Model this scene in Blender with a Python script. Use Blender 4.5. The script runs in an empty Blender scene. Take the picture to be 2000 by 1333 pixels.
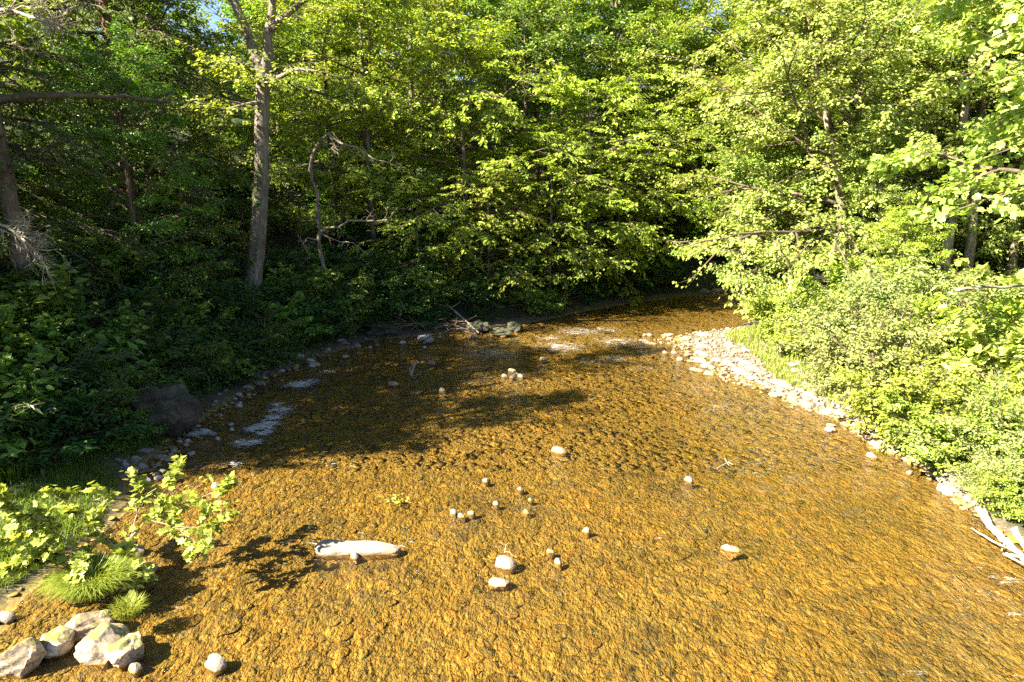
import bpy, bmesh, math, random
import numpy as np
from mathutils import Vector

SC = bpy.context.scene
COL = SC.collection
R_ = math.radians

# ------------------------------------------------------------------ camera frame (used to find where things stand)
CAM_H, PITCH, FPX = 7.0, R_(12.0), 1333.3


def ray(x, y):
    u = (x - 1000) / FPX
    v = (666.5 - y) / FPX
    return np.array([u, math.cos(PITCH) + v * math.sin(PITCH), -math.sin(PITCH) + v * math.cos(PITCH)])


def P(x, y, z=0.0):
    d = ray(x, y)
    t = (z - CAM_H) / d[2]
    return np.array([d[0] * t, d[1] * t, z])


def W(x, y, dist):
    d = ray(x, y)
    t = dist / d[1]
    return np.array([d[0] * t, dist, CAM_H + d[2] * t])


def unit(v):
    v = np.asarray(v, float)
    return v / (np.linalg.norm(v, axis=-1, keepdims=True) + 1e-9)


# ------------------------------------------------------------------ terrain
LEFT = [(-7.2, -12), (-7.4, 5), (-7.9, 8.8), (-8.9, 10.6), (-8.75, 11.9), (-8.6, 13.2), (-9.1, 14.8), (-10.0, 16.7), (-10.1, 19.4),
        (-10.0, 22.5), (-9.6, 25.8), (-8.6, 29.6), (-7.1, 33.1), (-4.2, 34.6), (-1.1, 35.8), (1.2, 38.0), (3.4, 40.6), (7.2, 44.6),
        (12.0, 48.0), (18.6, 50.0), (26, 53), (40, 57), (80, 66)]
RIGHT = [(80, 54), (40, 49), (24, 46.0), (17.5, 43.6), (14.5, 40.0), (12.4, 36.6), (10.0, 35.0), (8.6, 33.6), (8.5, 31.4), (8.8, 28.8), (8.9, 26.2), (9.5, 24.2),
         (10.6, 21.2), (10.9, 18.2), (10.6, 15.4), (10.3, 13.6), (10.6, 12.0), (11.5, 9), (13.5, 4), (15, -12)]
POLY = np.array(LEFT + RIGHT, float)
_S = np.roll(POLY, -1, axis=0) - POLY
NL = len(LEFT)


def noise2(x, y, sc, seed, n=7):
    g = np.random.default_rng(seed)
    out = np.zeros_like(np.asarray(x, float))
    for i in range(n):
        a = g.uniform(0, 2 * np.pi)
        k = (0.6 + 1.1 * i / n) / sc * 2
        out = out + np.sin(k * (np.cos(a) * x + np.sin(a) * y) + g.uniform(0, 6.28) + 1.3 * np.sin(k * .6 * (np.sin(a) * x - np.cos(a) * y) + i))
    return out / n


def creek(x, y):
    """signed distance to the waterline (negative in the water) and 1 where the nearest bank is the right one"""
    x = np.atleast_1d(np.asarray(x, float)); y = np.atleast_1d(np.asarray(y, float))
    best = np.full(x.shape, 1e9); side = np.zeros(x.shape)
    ins = np.zeros(x.shape, bool)
    for i in range(len(POLY)):
        a = POLY[i]; s = _S[i]; b = a + s
        if i not in (NL - 1, len(POLY) - 1):
            t = np.clip(((x - a[0]) * s[0] + (y - a[1]) * s[1]) / (s @ s), 0, 1)
            d = np.hypot(x - a[0] - t * s[0], y - a[1] - t * s[1])
            m = d < best
            best = np.where(m, d, best); side = np.where(m, 1.0 if i >= NL else 0.0, side)
        c = (a[1] > y) != (b[1] > y)
        xx = a[0] + (y - a[1]) / (s[1] if abs(s[1]) > 1e-9 else 1e-9) * s[0]
        ins ^= c & (x < xx)
    return np.where(ins, -best, best), side


def sm(a, b, x):
    t = np.clip((x - a) / (b - a), 0, 1)
    return t * t * (3 - 2 * t)


def height(x, y):
    x = np.atleast_1d(np.asarray(x, float)); y = np.atleast_1d(np.asarray(y, float))
    d, s = creek(x, y)
    n1 = noise2(x, y, 2.2, 3); n2 = noise2(x, y, .7, 4)
    bed = -.03 - .07 * sm(0, 1.6, -d) - .04 * sm(2, 6, -d) + .025 * n1 + .015 * n2
    bed = bed - .14 * np.exp(-(((x - 6.5) / 2.6) ** 2 + ((y - 16.5) / 4.0) ** 2))
    bed = bed + .06 * np.exp(-(((x - 5) / 4) ** 2 + ((y - 33) / 3.0) ** 2))
    dl = np.maximum(d, 0)
    near = sm(17.5, 14, y)
    lz_far = .05 + .28 * np.minimum(dl, 1) + .62 * np.clip(dl - 1, 0, 4) + .42 * np.maximum(dl - 5, 0)
    lz_near = .06 + .30 * np.minimum(dl, 1.2) + .10 * np.clip(dl - 1.2, 0, 6) + .3 * np.maximum(dl - 7, 0)
    lz = lz_far * (1 - near) + lz_near * near
    lz = np.where(lz > 22, 22 + (lz - 22) * .25, lz)
    rz = .03 + .075 * np.minimum(dl, 4) + .10 * np.clip(dl - 1.5, 0, 5) + .02 * np.maximum(dl - 5, 0) + .18 * np.maximum(dl - 22, 0)
    land = np.where(s > .5, rz, lz) + (.10 * n1 + .035 * n2) * sm(.3, 3, dl)
    return np.where(d < 0, bed, land)


def zat(x, y):
    return float(height(x, y)[0])


def G(x, y):
    """where the line of sight through pixel x, y meets the ground"""
    d = ray(x, y)
    t = np.linspace(6, 140, 3000)
    pz = CAM_H + d[2] * t
    h = np.maximum(height(d[0] * t, d[1] * t), 0)
    i = int(np.argmax(pz <= h))
    return np.array([d[0] * t[i], d[1] * t[i], float(h[i])])


# ------------------------------------------------------------------ meshes
class Geo:
    def __init__(self):
        self.v = []; self.f = []; self.n = 0

    def add(self, V, F):
        V = np.asarray(V, np.float32).reshape(-1, 3); F = np.asarray(F, np.int32)
        self.v.append(V); self.f.append(F + self.n); self.n += len(V)

    def mesh(self, name, mat, smooth=False):
        me = bpy.data.meshes.new(name)
        V = np.concatenate(self.v) if self.v else np.zeros((0, 3), np.float32)
        me.vertices.add(len(V)); me.vertices.foreach_set('co', V.ravel())
        li = np.concatenate([f.ravel() for f in self.f]).astype(np.int32)
        tot = np.concatenate([np.full(len(f), f.shape[1], np.int32) for f in self.f])
        st = np.concatenate([[0], np.cumsum(tot)[:-1]]).astype(np.int32)
        me.loops.add(len(li)); me.loops.foreach_set('vertex_index', li)
        me.polygons.add(len(tot)); me.polygons.foreach_set('loop_start', st)
        me.polygons.foreach_set('use_smooth', np.full(len(tot), smooth, bool))
        me.materials.append(mat)
        me.update(calc_edges=True); me.validate()
        return me


def link(name, data, parent=None):
    o = bpy.data.objects.new(name, data); COL.objects.link(o)
    if parent is not None:
        o.parent = parent
    return o


def tag(o, label=None, cat=None, group=None, kind=None):
    if label: o['label'] = label
    if cat: o['category'] = cat
    if group: o['group'] = group
    if kind: o['kind'] = kind
    return o


def empty(name, loc, rz=0, sc=1.0):
    o = link(name, None); o.location = tuple(float(a) for a in loc); o.rotation_euler = (0, 0, rz); o.scale = (sc,) * 3
    o.empty_display_size = .2
    return o


def copy_tree(o, parent=None):
    c = o.copy(); COL.objects.link(c)
    if parent is not None: c.parent = parent
    for ch in list(o.children): copy_tree(ch, c)
    return c


def tube(geo, pts, rad, k=6, rng=None, rough=0.0):
    pts = np.asarray(pts, float); n = len(pts); rad = np.broadcast_to(np.asarray(rad, float), (n,))
    tg = unit(np.gradient(pts, axis=0))
    ref = np.array([0.31, .17, .93]) if abs(tg[0][2]) < .9 else np.array([1.0, .1, 0])
    a = unit(np.cross(tg, ref)); b = np.cross(tg, a)
    th = np.linspace(0, 2 * np.pi, k, endpoint=False)
    r = rad[:, None] * np.ones((1, k))
    if rough and rng is not None: r = r * (1 + rough * rng.normal(size=(n, k)))
    V = pts[:, None] + r[..., None] * (np.cos(th)[None, :, None] * a[:, None] + np.sin(th)[None, :, None] * b[:, None])
    i = np.arange(n - 1)[:, None] * k; j = np.arange(k)[None]; j2 = (j + 1) % k
    F = np.stack([i + j, i + j2, i + k + j2, i + k + j], -1).reshape(-1, 4)
    V = np.concatenate([V.reshape(-1, 3), pts[-1:] + tg[-1:] * rad[-1], pts[:1] - tg[:1] * rad[0] * .3])
    T = (n - 1) * k; jj = np.arange(k)
    F2 = np.stack([T + jj, T + (jj + 1) % k, np.full(k, n * k)], -1)
    F3 = np.stack([(jj + 1) % k, jj, np.full(k, n * k + 1)], -1)
    geo.add(V, F)
    geo.f.append(F2.astype(np.int32) + geo.n - len(V)); geo.f.append(F3.astype(np.int32) + geo.n - len(V))


def prisms(geo, A, B, r0, r1):
    A = np.asarray(A); B = np.asarray(B); n = len(A)
    t = unit(B - A); ref = np.where(np.abs(t[:, 2:3]) < .9, [[0, 0, 1.0]], [[1.0, 0, 0]])
    a = unit(np.cross(t, ref)); b = np.cross(t, a)
    V = []
    for Q, r in ((A, r0), (B, r1)):
        for k in range(3):
            th = k * 2.0944
            V.append(Q + np.asarray(r).reshape(-1, 1) * (math.cos(th) * a + math.sin(th) * b))
    V = np.stack(V, 1).reshape(-1, 3)
    F = np.array([[0, 1, 4, 3], [1, 2, 5, 4], [2, 0, 3, 5]])[None] + (np.arange(n) * 6)[:, None, None]
    geo.add(V, F.reshape(-1, 4))


KITE = (np.array([[0, 0, 0], [-.34, .42, .07], [0, 1, -.10], [.34, .42, .07]]), np.array([[0, 2, 1], [0, 3, 2]]))
OVAL = (np.array([[0, 0, 0], [-.26, .28, .06], [-.22, .68, .03], [0, 1, -.12], [.22, .68, .03], [.26, .28, .06]]), np.array([[0, 3, 2, 1], [0, 5, 4, 3]]))
LONG = (np.array([[0, 0, 0], [-.16, .4, .03], [0, 1, -.15], [.16, .4, .03]]), np.array([[0, 2, 1], [0, 3, 2]]))
_mp = [(0, 0), (-.22, -.08), (-.52, .12), (-.42, .30), (-.58, .60), (-.30, .66), (0, 1.0), (.30, .66), (.58, .60), (.42, .30), (.52, .12), (.22, -.08)]
MAPLE = (np.array([[x, y, .10 * abs(x) - .16 * max(0, y - .4)] for x, y in _mp] + [[0, .35, -.02]]), np.array([[12, (i + 1) % 12, i] for i in range(12)]))


def leaves(geo, Pos, D, N, S, tpl):
    T, F = tpl
    D = unit(D); X = unit(np.cross(D, N)); N = np.cross(X, D)
    S = np.asarray(S).reshape(-1, 1, 1)
    V = Pos[:, None] + S * (T[None, :, 0:1] * X[:, None] + T[None, :, 1:2] * D[:, None] + T[None, :, 2:3] * N[:, None])
    FF = F[None] + (np.arange(len(Pos)) * len(T))[:, None, None]
    geo.add(V.reshape(-1, 3), FF.reshape(-1, F.shape[1]))


def path(p, d, L, n, rng, up=0.0, wob=.12):
    pts = [np.array(p, float)]; d = unit(d)
    for i in range(n):
        d = unit(d + rng.normal(size=3) * wob + np.array([0, 0, up / n]))
        pts.append(pts[-1] + d * L / n)
    return np.array(pts)


def at(pts, f):
    f = np.clip(f, 0, 1) * (len(pts) - 1); i = np.minimum(f.astype(int), len(pts) - 2); w = (f - i)[:, None]
    return pts[i] * (1 - w) + pts[i + 1] * w


def spray(rng, bpts, L, nsub, ntw, wood, tw, r, flat=.35, sub_len=.5, drop=0.0):
    """side branches and twigs off one limb; twigs (start, end) are appended to tw"""
    fs = np.linspace(.22, 1.0, nsub) + rng.normal(size=nsub) * .03
    ps = at(bpts, fs); td = unit(at(np.gradient(bpts, axis=0), fs))
    for k in range(nsub):
        sg = 1 if (k % 2) else -1
        a = sg * rng.uniform(.6, 1.15) * (1 - .75 * (k == nsub - 1))
        t = td[k]
        d = np.array([t[0] * math.cos(a) - t[1] * math.sin(a), t[0] * math.sin(a) + t[1] * math.cos(a), t[2] * .5 + rng.normal() * .22 * flat * 2 - drop])
        sl = L * sub_len * (1.05 - .55 * fs[k]) * rng.uniform(.7, 1.25) + .15
        sp = path(ps[k], d, sl, 4, rng, up=-.15 - drop, wob=.13)
        tube(wood, sp, np.linspace(r * .45, r * .15, 5), 4)
        f2 = np.linspace(.12, 1.0, ntw); q = at(sp, f2); dd = unit(at(np.gradient(sp, axis=0), f2))
        b = np.where(np.arange(ntw) % 2, 1, -1) * rng.uniform(.5, 1.1, ntw) * (np.arange(ntw) < ntw - 1)
        e = np.stack([dd[:, 0] * np.cos(b) - dd[:, 1] * np.sin(b), dd[:, 0] * np.sin(b) + dd[:, 1] * np.cos(b), dd[:, 2] * .6 + rng.normal(size=ntw) * flat], 1)
        tl = (sl * .42 * (1.1 - .45 * f2) * rng.uniform(.7, 1.3, ntw) + .12)[:, None]
        tw.append((q, q + unit(e) * tl))


def leaf_out(geo, rng, tw, total, ls, tpl, jit=.08, droop=.25, upn=.8, centre=None, var=.3):
    A = np.concatenate([t[0] for t in tw]); B = np.concatenate([t[1] for t in tw])
    Ln = np.linalg.norm(B - A, axis=1); pr = Ln * np.repeat(rng.lognormal(0, .8, len(Ln) // 3 + 1), 3)[:len(Ln)]; pr = pr / pr.sum()
    i = rng.choice(len(A), size=total, p=pr)
    f = rng.uniform(.05, 1.05, total)[:, None]
    Q = A[i] + (B[i] - A[i]) * f + rng.normal(size=(total, 3)) * np.array([jit, jit, jit * .6])
    t = unit(B[i] - A[i])
    side = np.where(rng.random(total) < .5, -1, 1)[:, None] * np.stack([-t[:, 1], t[:, 0], np.zeros(total)], 1)
    D = t * .6 + side * .8 + rng.normal(size=(total, 3)) * .25 + np.array([0, 0, -droop])
    out = Q - (Q.mean(0) if centre is None else centre); out[:, 2] *= .3
    N = np.array([0, 0, upn]) + unit(out) * .35 + rng.normal(size=(total, 3)) * .42
    leaves(geo, Q, D, N, ls * rng.uniform(1 - var, 1 + var, total), tpl)


def grow(seed, H, R, base, nl, nleaf, ls, tpl, mats, name, lean=(0, 0), rt=.2, elo=5, ehi=62, up=.25, nsub=7, ntw=6, drop=0.0, bias=None, jit=.17, upn=.75,
         flat=.35, top=.4, fork=0, wob=.05, droop=.25, bottom=.7, label=None, k=9):
    """a tree at the origin: an Empty with trunk and crown"""
    rng = np.random.default_rng(seed)
    t = np.linspace(0, 1, 14)
    tp = np.stack([lean[0] * t ** 1.25 * H, lean[1] * t ** 1.25 * H, t * H], 1)
    w = np.cumsum(rng.normal(size=(14, 2)), 0) * wob * H / 14; w -= w[0]
    tp[:, :2] += w * t[:, None] ** .5
    rad = rt * (1 - t) ** .75 + .015; rad[0] *= 1.35; rad[1] *= 1.06
    tp[0, 2] -= .4
    trunk = Geo(); wood = Geo(); leafg = Geo(); tw = []
    tube(trunk, tp, rad, k, rng, .05)
    for i in range(nl):
        s = (i + rng.uniform(-.3, .3)) / max(nl - 1, 1); s = min(max(s, 0), 1)
        tt = base + (0.98 - base) * s
        p0 = at(tp, np.array([tt]))[0]
        az = i * 2.39996 + rng.uniform(-.5, .5)
        el = R_(elo + (ehi - elo) * s + rng.normal() * 9)
        prof = bottom + (1 - bottom) * math.sin(min(1, s / .45) * math.pi / 2) if s < .45 else top + (1 - top) * math.cos((s - .45) / .55 * math.pi / 2)
        d = np.array([math.cos(az) * math.cos(el), math.sin(az) * math.cos(el), math.sin(el)])
        L = R * prof * rng.uniform(.75, 1.2)
        if bias is not None: L *= max(.35, 1 + bias[0] * math.cos(az) + bias[1] * math.sin(az))
        r0 = min(float(np.interp(tt, t, rad)) * .55, .03 + .016 * L)
        bp = path(p0, d, L, 7, rng, up=up * (1 - s) - drop, wob=.10)
        tube(wood, bp, np.linspace(r0, r0 * .22, 8), 5)
        spray(rng, bp, L, nsub, ntw, wood, tw, r0, flat, drop=drop)
    A = np.concatenate([a for a, b in tw]); B = np.concatenate([b for a, b in tw])
    prisms(wood, A, B, np.full(len(A), .008), np.full(len(A), .003))
    leaf_out(leafg, rng, tw, nleaf, ls, tpl, jit, droop, upn)
    root = empty(name, (0, 0, 0))
    link('trunk', trunk.mesh('trunk', mats[0], True), root)
    link('branches', wood.mesh('branches', M['limb'], True), root)
    link('crown', leafg.mesh('crown', mats[1]), root)
    return root


def grow_shrub(seed, Rr, Hh, nst, nleaf, ls, tpl, mats, name, spread=(25, 80), nsub=6, ntw=5, drop=.35, jit=.07, upn=.7, flat=.45, part='foliage'):
    rng = np.random.default_rng(seed)
    wood = Geo(); lg = Geo(); tw = []
    for i in range(nst):
        az = i * 2.39996 + rng.uniform(-.4, .4)
        q = rng.uniform(0, 1) ** .7
        el = R_(spread[0] + (spread[1] - spread[0]) * q)
        L = math.hypot(Rr * math.cos(el), Hh * math.sin(el)) * rng.uniform(.75, 1.12)
        b = np.array([math.cos(az) * .12 * Rr * rng.random(), math.sin(az) * .12 * Rr * rng.random(), -.15])
        bp = path(b, (math.cos(az) * math.cos(el), math.sin(az) * math.cos(el), math.sin(el)), L, 7, rng, up=-drop, wob=.12)
        tube(wood, bp, np.linspace(.035, .008, 8), 4)
        spray(rng, bp, L, nsub, ntw, wood, tw, .02, flat, sub_len=.42)
    A = np.concatenate([a for a, b in tw]); B = np.concatenate([b for a, b in tw])
    keep = (A[:, 2] > .02)
    prisms(wood, A, B, np.full(len(A), .007), np.full(len(A), .003))
    leaf_out(lg, rng, tw, nleaf, ls, tpl, jit, .2, upn)
    root = empty(name, (0, 0, 0))
    link('stems', wood.mesh('stems', mats[0], True), root)
    link(part, lg.mesh(part, mats[1]), root)
    return root


# ------------------------------------------------------------------ materials
def new_mat(name):
    m = bpy.data.materials.new(name); m.use_nodes = True
    nt = m.node_tree; nt.nodes.clear()
    return m, nt, nt.nodes.new('ShaderNodeOutputMaterial')


def nd(nt, kind, **kw):
    n = nt.nodes.new(kind)
    for k, v in kw.items():
        if k in n.inputs: n.inputs[k].default_value = v
        else: setattr(n, k, v)
    return n


def ramp(nt, src, stops):
    r = nt.nodes.new('ShaderNodeValToRGB'); e = r.color_ramp.elements
    while len(e) < len(stops): e.new(.5)
    for i, (p, c) in enumerate(stops):
        e[i].position = p; e[i].color = (*c, 1) if len(c) == 3 else c
    nt.links.new(src, r.inputs[0])
    return r.outputs[0]


def mixc(nt, f, a, b, mode='MIX'):
    n = nt.nodes.new('ShaderNodeMix'); n.data_type = 'RGBA'; n.blend_type = mode
    for i, v in ((0, f), (6, a), (7, b)):
        if hasattr(v, 'links'): nt.links.new(v, n.inputs[i])
        else: n.inputs[i].default_value = v if i == 0 else (*v, 1)
    return n.outputs[2]


def leaf_mat(name, c1, c2, tr, mix=.42, rough=.45, vary=.18, spec=.35):
    m, nt, out = new_mat(name); L = nt.links
    geo = nd(nt, 'ShaderNodeNewGeometry'); oi = nd(nt, 'ShaderNodeObjectInfo')
    c = ramp(nt, geo.outputs['Random Per Island'], [(0, c1), (1, c2)])
    hsv = nd(nt, 'ShaderNodeHueSaturation')
    mr = nd(nt, 'ShaderNodeMapRange'); mr.inputs[3].default_value = 1 - vary; mr.inputs[4].default_value = 1 + vary * .7
    L.new(oi.outputs['Random'], mr.inputs[0]); L.new(mr.outputs[0], hsv.inputs['Value'])
    mh = nd(nt, 'ShaderNodeMath', operation='MULTIPLY_ADD'); mh.inputs[1].default_value = .035; mh.inputs[2].default_value = .4825
    mm = nd(nt, 'ShaderNodeMath', operation='FRACT'); m3 = nd(nt, 'ShaderNodeMath', operation='MULTIPLY'); m3.inputs[1].default_value = 7.31
    L.new(oi.outputs['Random'], m3.inputs[0]); L.new(m3.outputs[0], mm.inputs[0]); L.new(mm.outputs[0], mh.inputs[0]); L.new(mh.outputs[0], hsv.inputs['Hue'])
    L.new(c, hsv.inputs['Color'])
    pb = nd(nt, 'ShaderNodeBsdfPrincipled', Roughness=rough); pb.inputs['Specular IOR Level'].default_value = spec
    L.new(hsv.outputs[0], pb.inputs['Base Color'])
    tb = nd(nt, 'ShaderNodeBsdfTranslucent')
    L.new(mixc(nt, 1.0, hsv.outputs[0], tr, 'MULTIPLY'), tb.inputs[0])
    mx = nd(nt, 'ShaderNodeMixShader'); mx.inputs[0].default_value = mix
    L.new(pb.outputs[0], mx.inputs[1]); L.new(tb.outputs[0], mx.inputs[2]); L.new(mx.outputs[0], out.inputs[0])
    return m


def bark_mat(name, c1, c2, sc=6.0, bump=.6, moss=None):
    m, nt, out = new_mat(name); L = nt.links
    tc = nd(nt, 'ShaderNodeTexCoord'); mp = nd(nt, 'ShaderNodeMapping'); mp.inputs['Scale'].default_value = (1, 1, .22)
    L.new(tc.outputs['Object'], mp.inputs[0])
    n1 = nd(nt, 'ShaderNodeTexNoise', Scale=sc, Detail=8.0, Roughness=.65); L.new(mp.outputs[0], n1.inputs[0])
    n2 = nd(nt, 'ShaderNodeTexNoise', Scale=1.3, Detail=4.0); L.new(tc.outputs['Object'], n2.inputs[0])
    c = ramp(nt, n1.outputs[0], [(.35, c1), (.65, c2)])
    c = mixc(nt, 1.0, c, ramp(nt, n2.outputs[0], [(.3, (.65, .62, .6)), (.7, (1.25, 1.2, 1.1))]), 'MULTIPLY')
    if moss: c = mixc(nt, ramp(nt, n2.outputs[0], [(.5, (0, 0, 0)), (.62, (1, 1, 1))]), c, moss)
    pb = nd(nt, 'ShaderNodeBsdfPrincipled', Roughness=.9); L.new(c, pb.inputs['Base Color'])
    b = nd(nt, 'ShaderNodeBump', Strength=bump, Distance=.06); L.new(n1.outputs[0], b.inputs['Height']); L.new(b.outputs[0], pb.inputs['Normal'])
    L.new(pb.outputs[0], out.inputs[0])
    return m


def rock_mat(name, cols, moss=None, sc=3.0, island=False, rough=.85, mossz=.45, algae=True):
    m, nt, out = new_mat(name); L = nt.links
    tc = nd(nt, 'ShaderNodeTexCoord'); oi = nd(nt, 'ShaderNodeObjectInfo'); geo = nd(nt, 'ShaderNodeNewGeometry')
    n1 = nd(nt, 'ShaderNodeTexNoise', Scale=sc, Detail=9.0, Roughness=.7)
    L.new(tc.outputs['Object'] if not island else geo.outputs['Position'], n1.inputs[0])
    rnd = geo.outputs['Random Per Island'] if island else oi.outputs['Random']
    c = ramp(nt, rnd, [(i / (len(cols) - 1), k) for i, k in enumerate(cols)])
    c = mixc(nt, 1.0, c, ramp(nt, n1.outputs[0], [(.28, (.5, .47, .43)), (.5, (.95, .95, .95)), (.75, (1.2, 1.18, 1.15))]), 'MULTIPLY')
    if moss:
        vl = nd(nt, 'ShaderNodeTexVoronoi', Scale=4.2); L.new(mixc(nt, .3, tc.outputs['Object'], n1.outputs['Color']), vl.inputs[0])
        c = mixc(nt, 1.0, c, ramp(nt, vl.outputs['Color'], [(.1, (.5, .46, .42)), (.5, (1, .95, .9)), (.9, (1.6, 1.5, 1.4))]), 'MULTIPLY')
        vr = nd(nt, 'ShaderNodeTexVoronoi', Scale=2.3, feature='DISTANCE_TO_EDGE'); L.new(mixc(nt, .25, tc.outputs['Object'], n1.outputs['Color']), vr.inputs[0])
        c = mixc(nt, 1.0, c, ramp(nt, vr.outputs[0], [(0, (.35, .32, .28)), (.035, (1, 1, 1))]), 'MULTIPLY')
        sx = nd(nt, 'ShaderNodeSeparateXYZ'); L.new(geo.outputs['Normal'], sx.inputs[0])
        ad = nd(nt, 'ShaderNodeMath', operation='MULTIPLY'); L.new(sx.outputs[2], ad.inputs[0]); L.new(n1.outputs[0], ad.inputs[1])
        c = mixc(nt, ramp(nt, ad.outputs[0], [(mossz - .06, (0, 0, 0)), (mossz + .06, (1, 1, 1))]), c, moss)
    if algae:   # the golden coat the bed stones wear, up to the waterline
        sp = nd(nt, 'ShaderNodeSeparateXYZ'); L.new(geo.outputs['Position'], sp.inputs[0])
        ad = nd(nt, 'ShaderNodeMath', operation='MULTIPLY_ADD'); ad.inputs[1].default_value = -.05; L.new(n1.outputs[0], ad.inputs[0]); L.new(sp.outputs[2], ad.inputs[2])
        mr = nd(nt, 'ShaderNodeMapRange'); mr.inputs[1].default_value = -.035; mr.inputs[2].default_value = .01; L.new(ad.outputs[0], mr.inputs[0])
        c = mixc(nt, mr.outputs[0], mixc(nt, 1.0, (.27, .165, .026), ramp(nt, n1.outputs[0], [(.3, (.6, .55, .5)), (.7, (1.2, 1.2, 1.1))]), 'MULTIPLY'), c)
    pb = nd(nt, 'ShaderNodeBsdfPrincipled', Roughness=rough); L.new(c, pb.inputs['Base Color'])
    b = nd(nt, 'ShaderNodeBump', Strength=.5, Distance=.03); L.new(n1.outputs[0], b.inputs['Height']); L.new(b.outputs[0], pb.inputs['Normal'])
    L.new(pb.outputs[0], out.inputs[0])
    return m


M = {}
M['leaf_sycamore'] = leaf_mat('sycamore leaf', (.22, .30, .05), (.36, .43, .11), (1.5, 1.45, .7), .34)
M['leaf_sapling'] = leaf_mat('sapling leaf', (.20, .27, .04), (.31, .38, .075), (1.4, 1.35, .7), .32, vary=.05)
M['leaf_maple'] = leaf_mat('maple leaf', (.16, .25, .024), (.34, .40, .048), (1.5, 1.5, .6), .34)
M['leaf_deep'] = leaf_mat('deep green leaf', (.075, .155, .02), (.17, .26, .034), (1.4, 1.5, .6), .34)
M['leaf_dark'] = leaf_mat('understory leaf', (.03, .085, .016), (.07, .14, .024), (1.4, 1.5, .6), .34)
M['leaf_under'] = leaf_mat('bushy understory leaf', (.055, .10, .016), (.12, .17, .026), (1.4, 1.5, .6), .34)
M['leaf_silver'] = leaf_mat('silver shrub leaf', (.17, .21, .05), (.29, .33, .10), (1.3, 1.4, .6), .30, vary=.15)
M['leaf_lime'] = leaf_mat('lime shrub leaf', (.20, .27, .03), (.34, .39, .06), (1.4, 1.4, .6), .33, vary=.2)
M['needle'] = leaf_mat('hemlock needle', (.06, .11, .022), (.15, .19, .036), (1.3, 1.3, .6), .25)
M['grass'] = leaf_mat('bank grass', (.07, .14, .012), (.15, .21, .022), (1.5, 1.4, .6), .40)
M['grass_lime'] = leaf_mat('lime grass', (.20, .24, .03), (.30, .32, .06), (1.4, 1.3, .6), .40)
M['grass_mid'] = leaf_mat('tussock grass', (.17, .24, .025), (.30, .35, .06), (1.4, 1.3, .6), .35)
M['bark_grey'] = bark_mat('grey bark', (0.072, 0.061, 0.050), (0.216, 0.187, 0.158), 9)
M['bark_brown'] = bark_mat('brown bark', (.06, .045, .035), (.19, .145, .105), 9)
M['bark_sycamore'] = bark_mat('mottled pale bark', (0.150, 0.112, 0.075), (0.345, 0.300, 0.232), 4, .3)
M['limb'] = bark_mat('brown limb bark', (.05, .038, .026), (.13, .10, .07), 9)
M['bark_red'] = bark_mat('reddish bark', (.08, .035, .022), (.24, .11, .065), 10)
M['dead'] = bark_mat('weathered dead wood', (0.136, 0.112, 0.084), (0.310, 0.273, 0.223), 12, .4)
M['drift'] = bark_mat('bleached driftwood', (0.252, 0.208, 0.149), (0.490, 0.446, 0.371), 14, .5)
M['stone'] = rock_mat('bleached stone', [(0.146, 0.117, 0.085), (0.250, 0.217, 0.177), (0.194, 0.161, 0.121), (0.307, 0.278, 0.242), (0.121, 0.092, 0.060), (0.267, 0.234, 0.190)], sc=6)
M['stone_damp'] = rock_mat('damp grey stone', [(0.172, 0.164, 0.155), (0.345, 0.345, 0.345), (0.121, 0.113, 0.103), (0.293, 0.293, 0.301), (0.207, 0.190, 0.172)], sc=6)
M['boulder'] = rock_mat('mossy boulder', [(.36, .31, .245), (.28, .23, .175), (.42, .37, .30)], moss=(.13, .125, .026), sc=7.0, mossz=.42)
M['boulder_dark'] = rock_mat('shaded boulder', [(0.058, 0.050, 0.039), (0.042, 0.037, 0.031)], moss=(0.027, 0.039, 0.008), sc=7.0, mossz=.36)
M['slab'] = rock_mat('pale slab', [(0.216, 0.196, 0.168), (0.240, 0.216, 0.188)], sc=8)
M['gravel'] = rock_mat('pale gravel', [(0.113, 0.081, 0.048), (0.137, 0.105, 0.069), (0.226, 0.190, 0.146), (0.169, 0.133, 0.088), (0.267, 0.234, 0.198)], island=True, sc=9)


def cobble_mat(name, cols, sc):
    m, nt, out = new_mat(name); L = nt.links
    geo = nd(nt, 'ShaderNodeNewGeometry')
    c = ramp(nt, geo.outputs['Random Per Island'], [(i / (len(cols) - 1), k) for i, k in enumerate(cols)])
    n1 = nd(nt, 'ShaderNodeTexNoise', Scale=sc, Detail=9.0, Roughness=.75); L.new(geo.outputs['Position'], n1.inputs[0])
    n2 = nd(nt, 'ShaderNodeTexNoise', Scale=.38, Detail=5.0, Roughness=.6); L.new(geo.outputs['Position'], n2.inputs[0])
    c = mixc(nt, 1.0, c, ramp(nt, n1.outputs[0], [(.28, (.70, .66, .58)), (.5, (.98, .97, .95)), (.72, (1.22, 1.2, 1.15))]), 'MULTIPLY')
    c = mixc(nt, 1.0, c, ramp(nt, n2.outputs[0], [(.34, (.62, .66, .80)), (.5, (1, 1, 1)), (.64, (1.16, 1.08, .95))]), 'MULTIPLY')
    pb = nd(nt, 'ShaderNodeBsdfPrincipled', Roughness=.8); L.new(c, pb.inputs['Base Color'])
    b = nd(nt, 'ShaderNodeBump', Strength=.12, Distance=.02); L.new(n1.outputs[0], b.inputs['Height']); L.new(b.outputs[0], pb.inputs['Normal'])
    L.new(pb.outputs[0], out.inputs[0])
    return m


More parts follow.
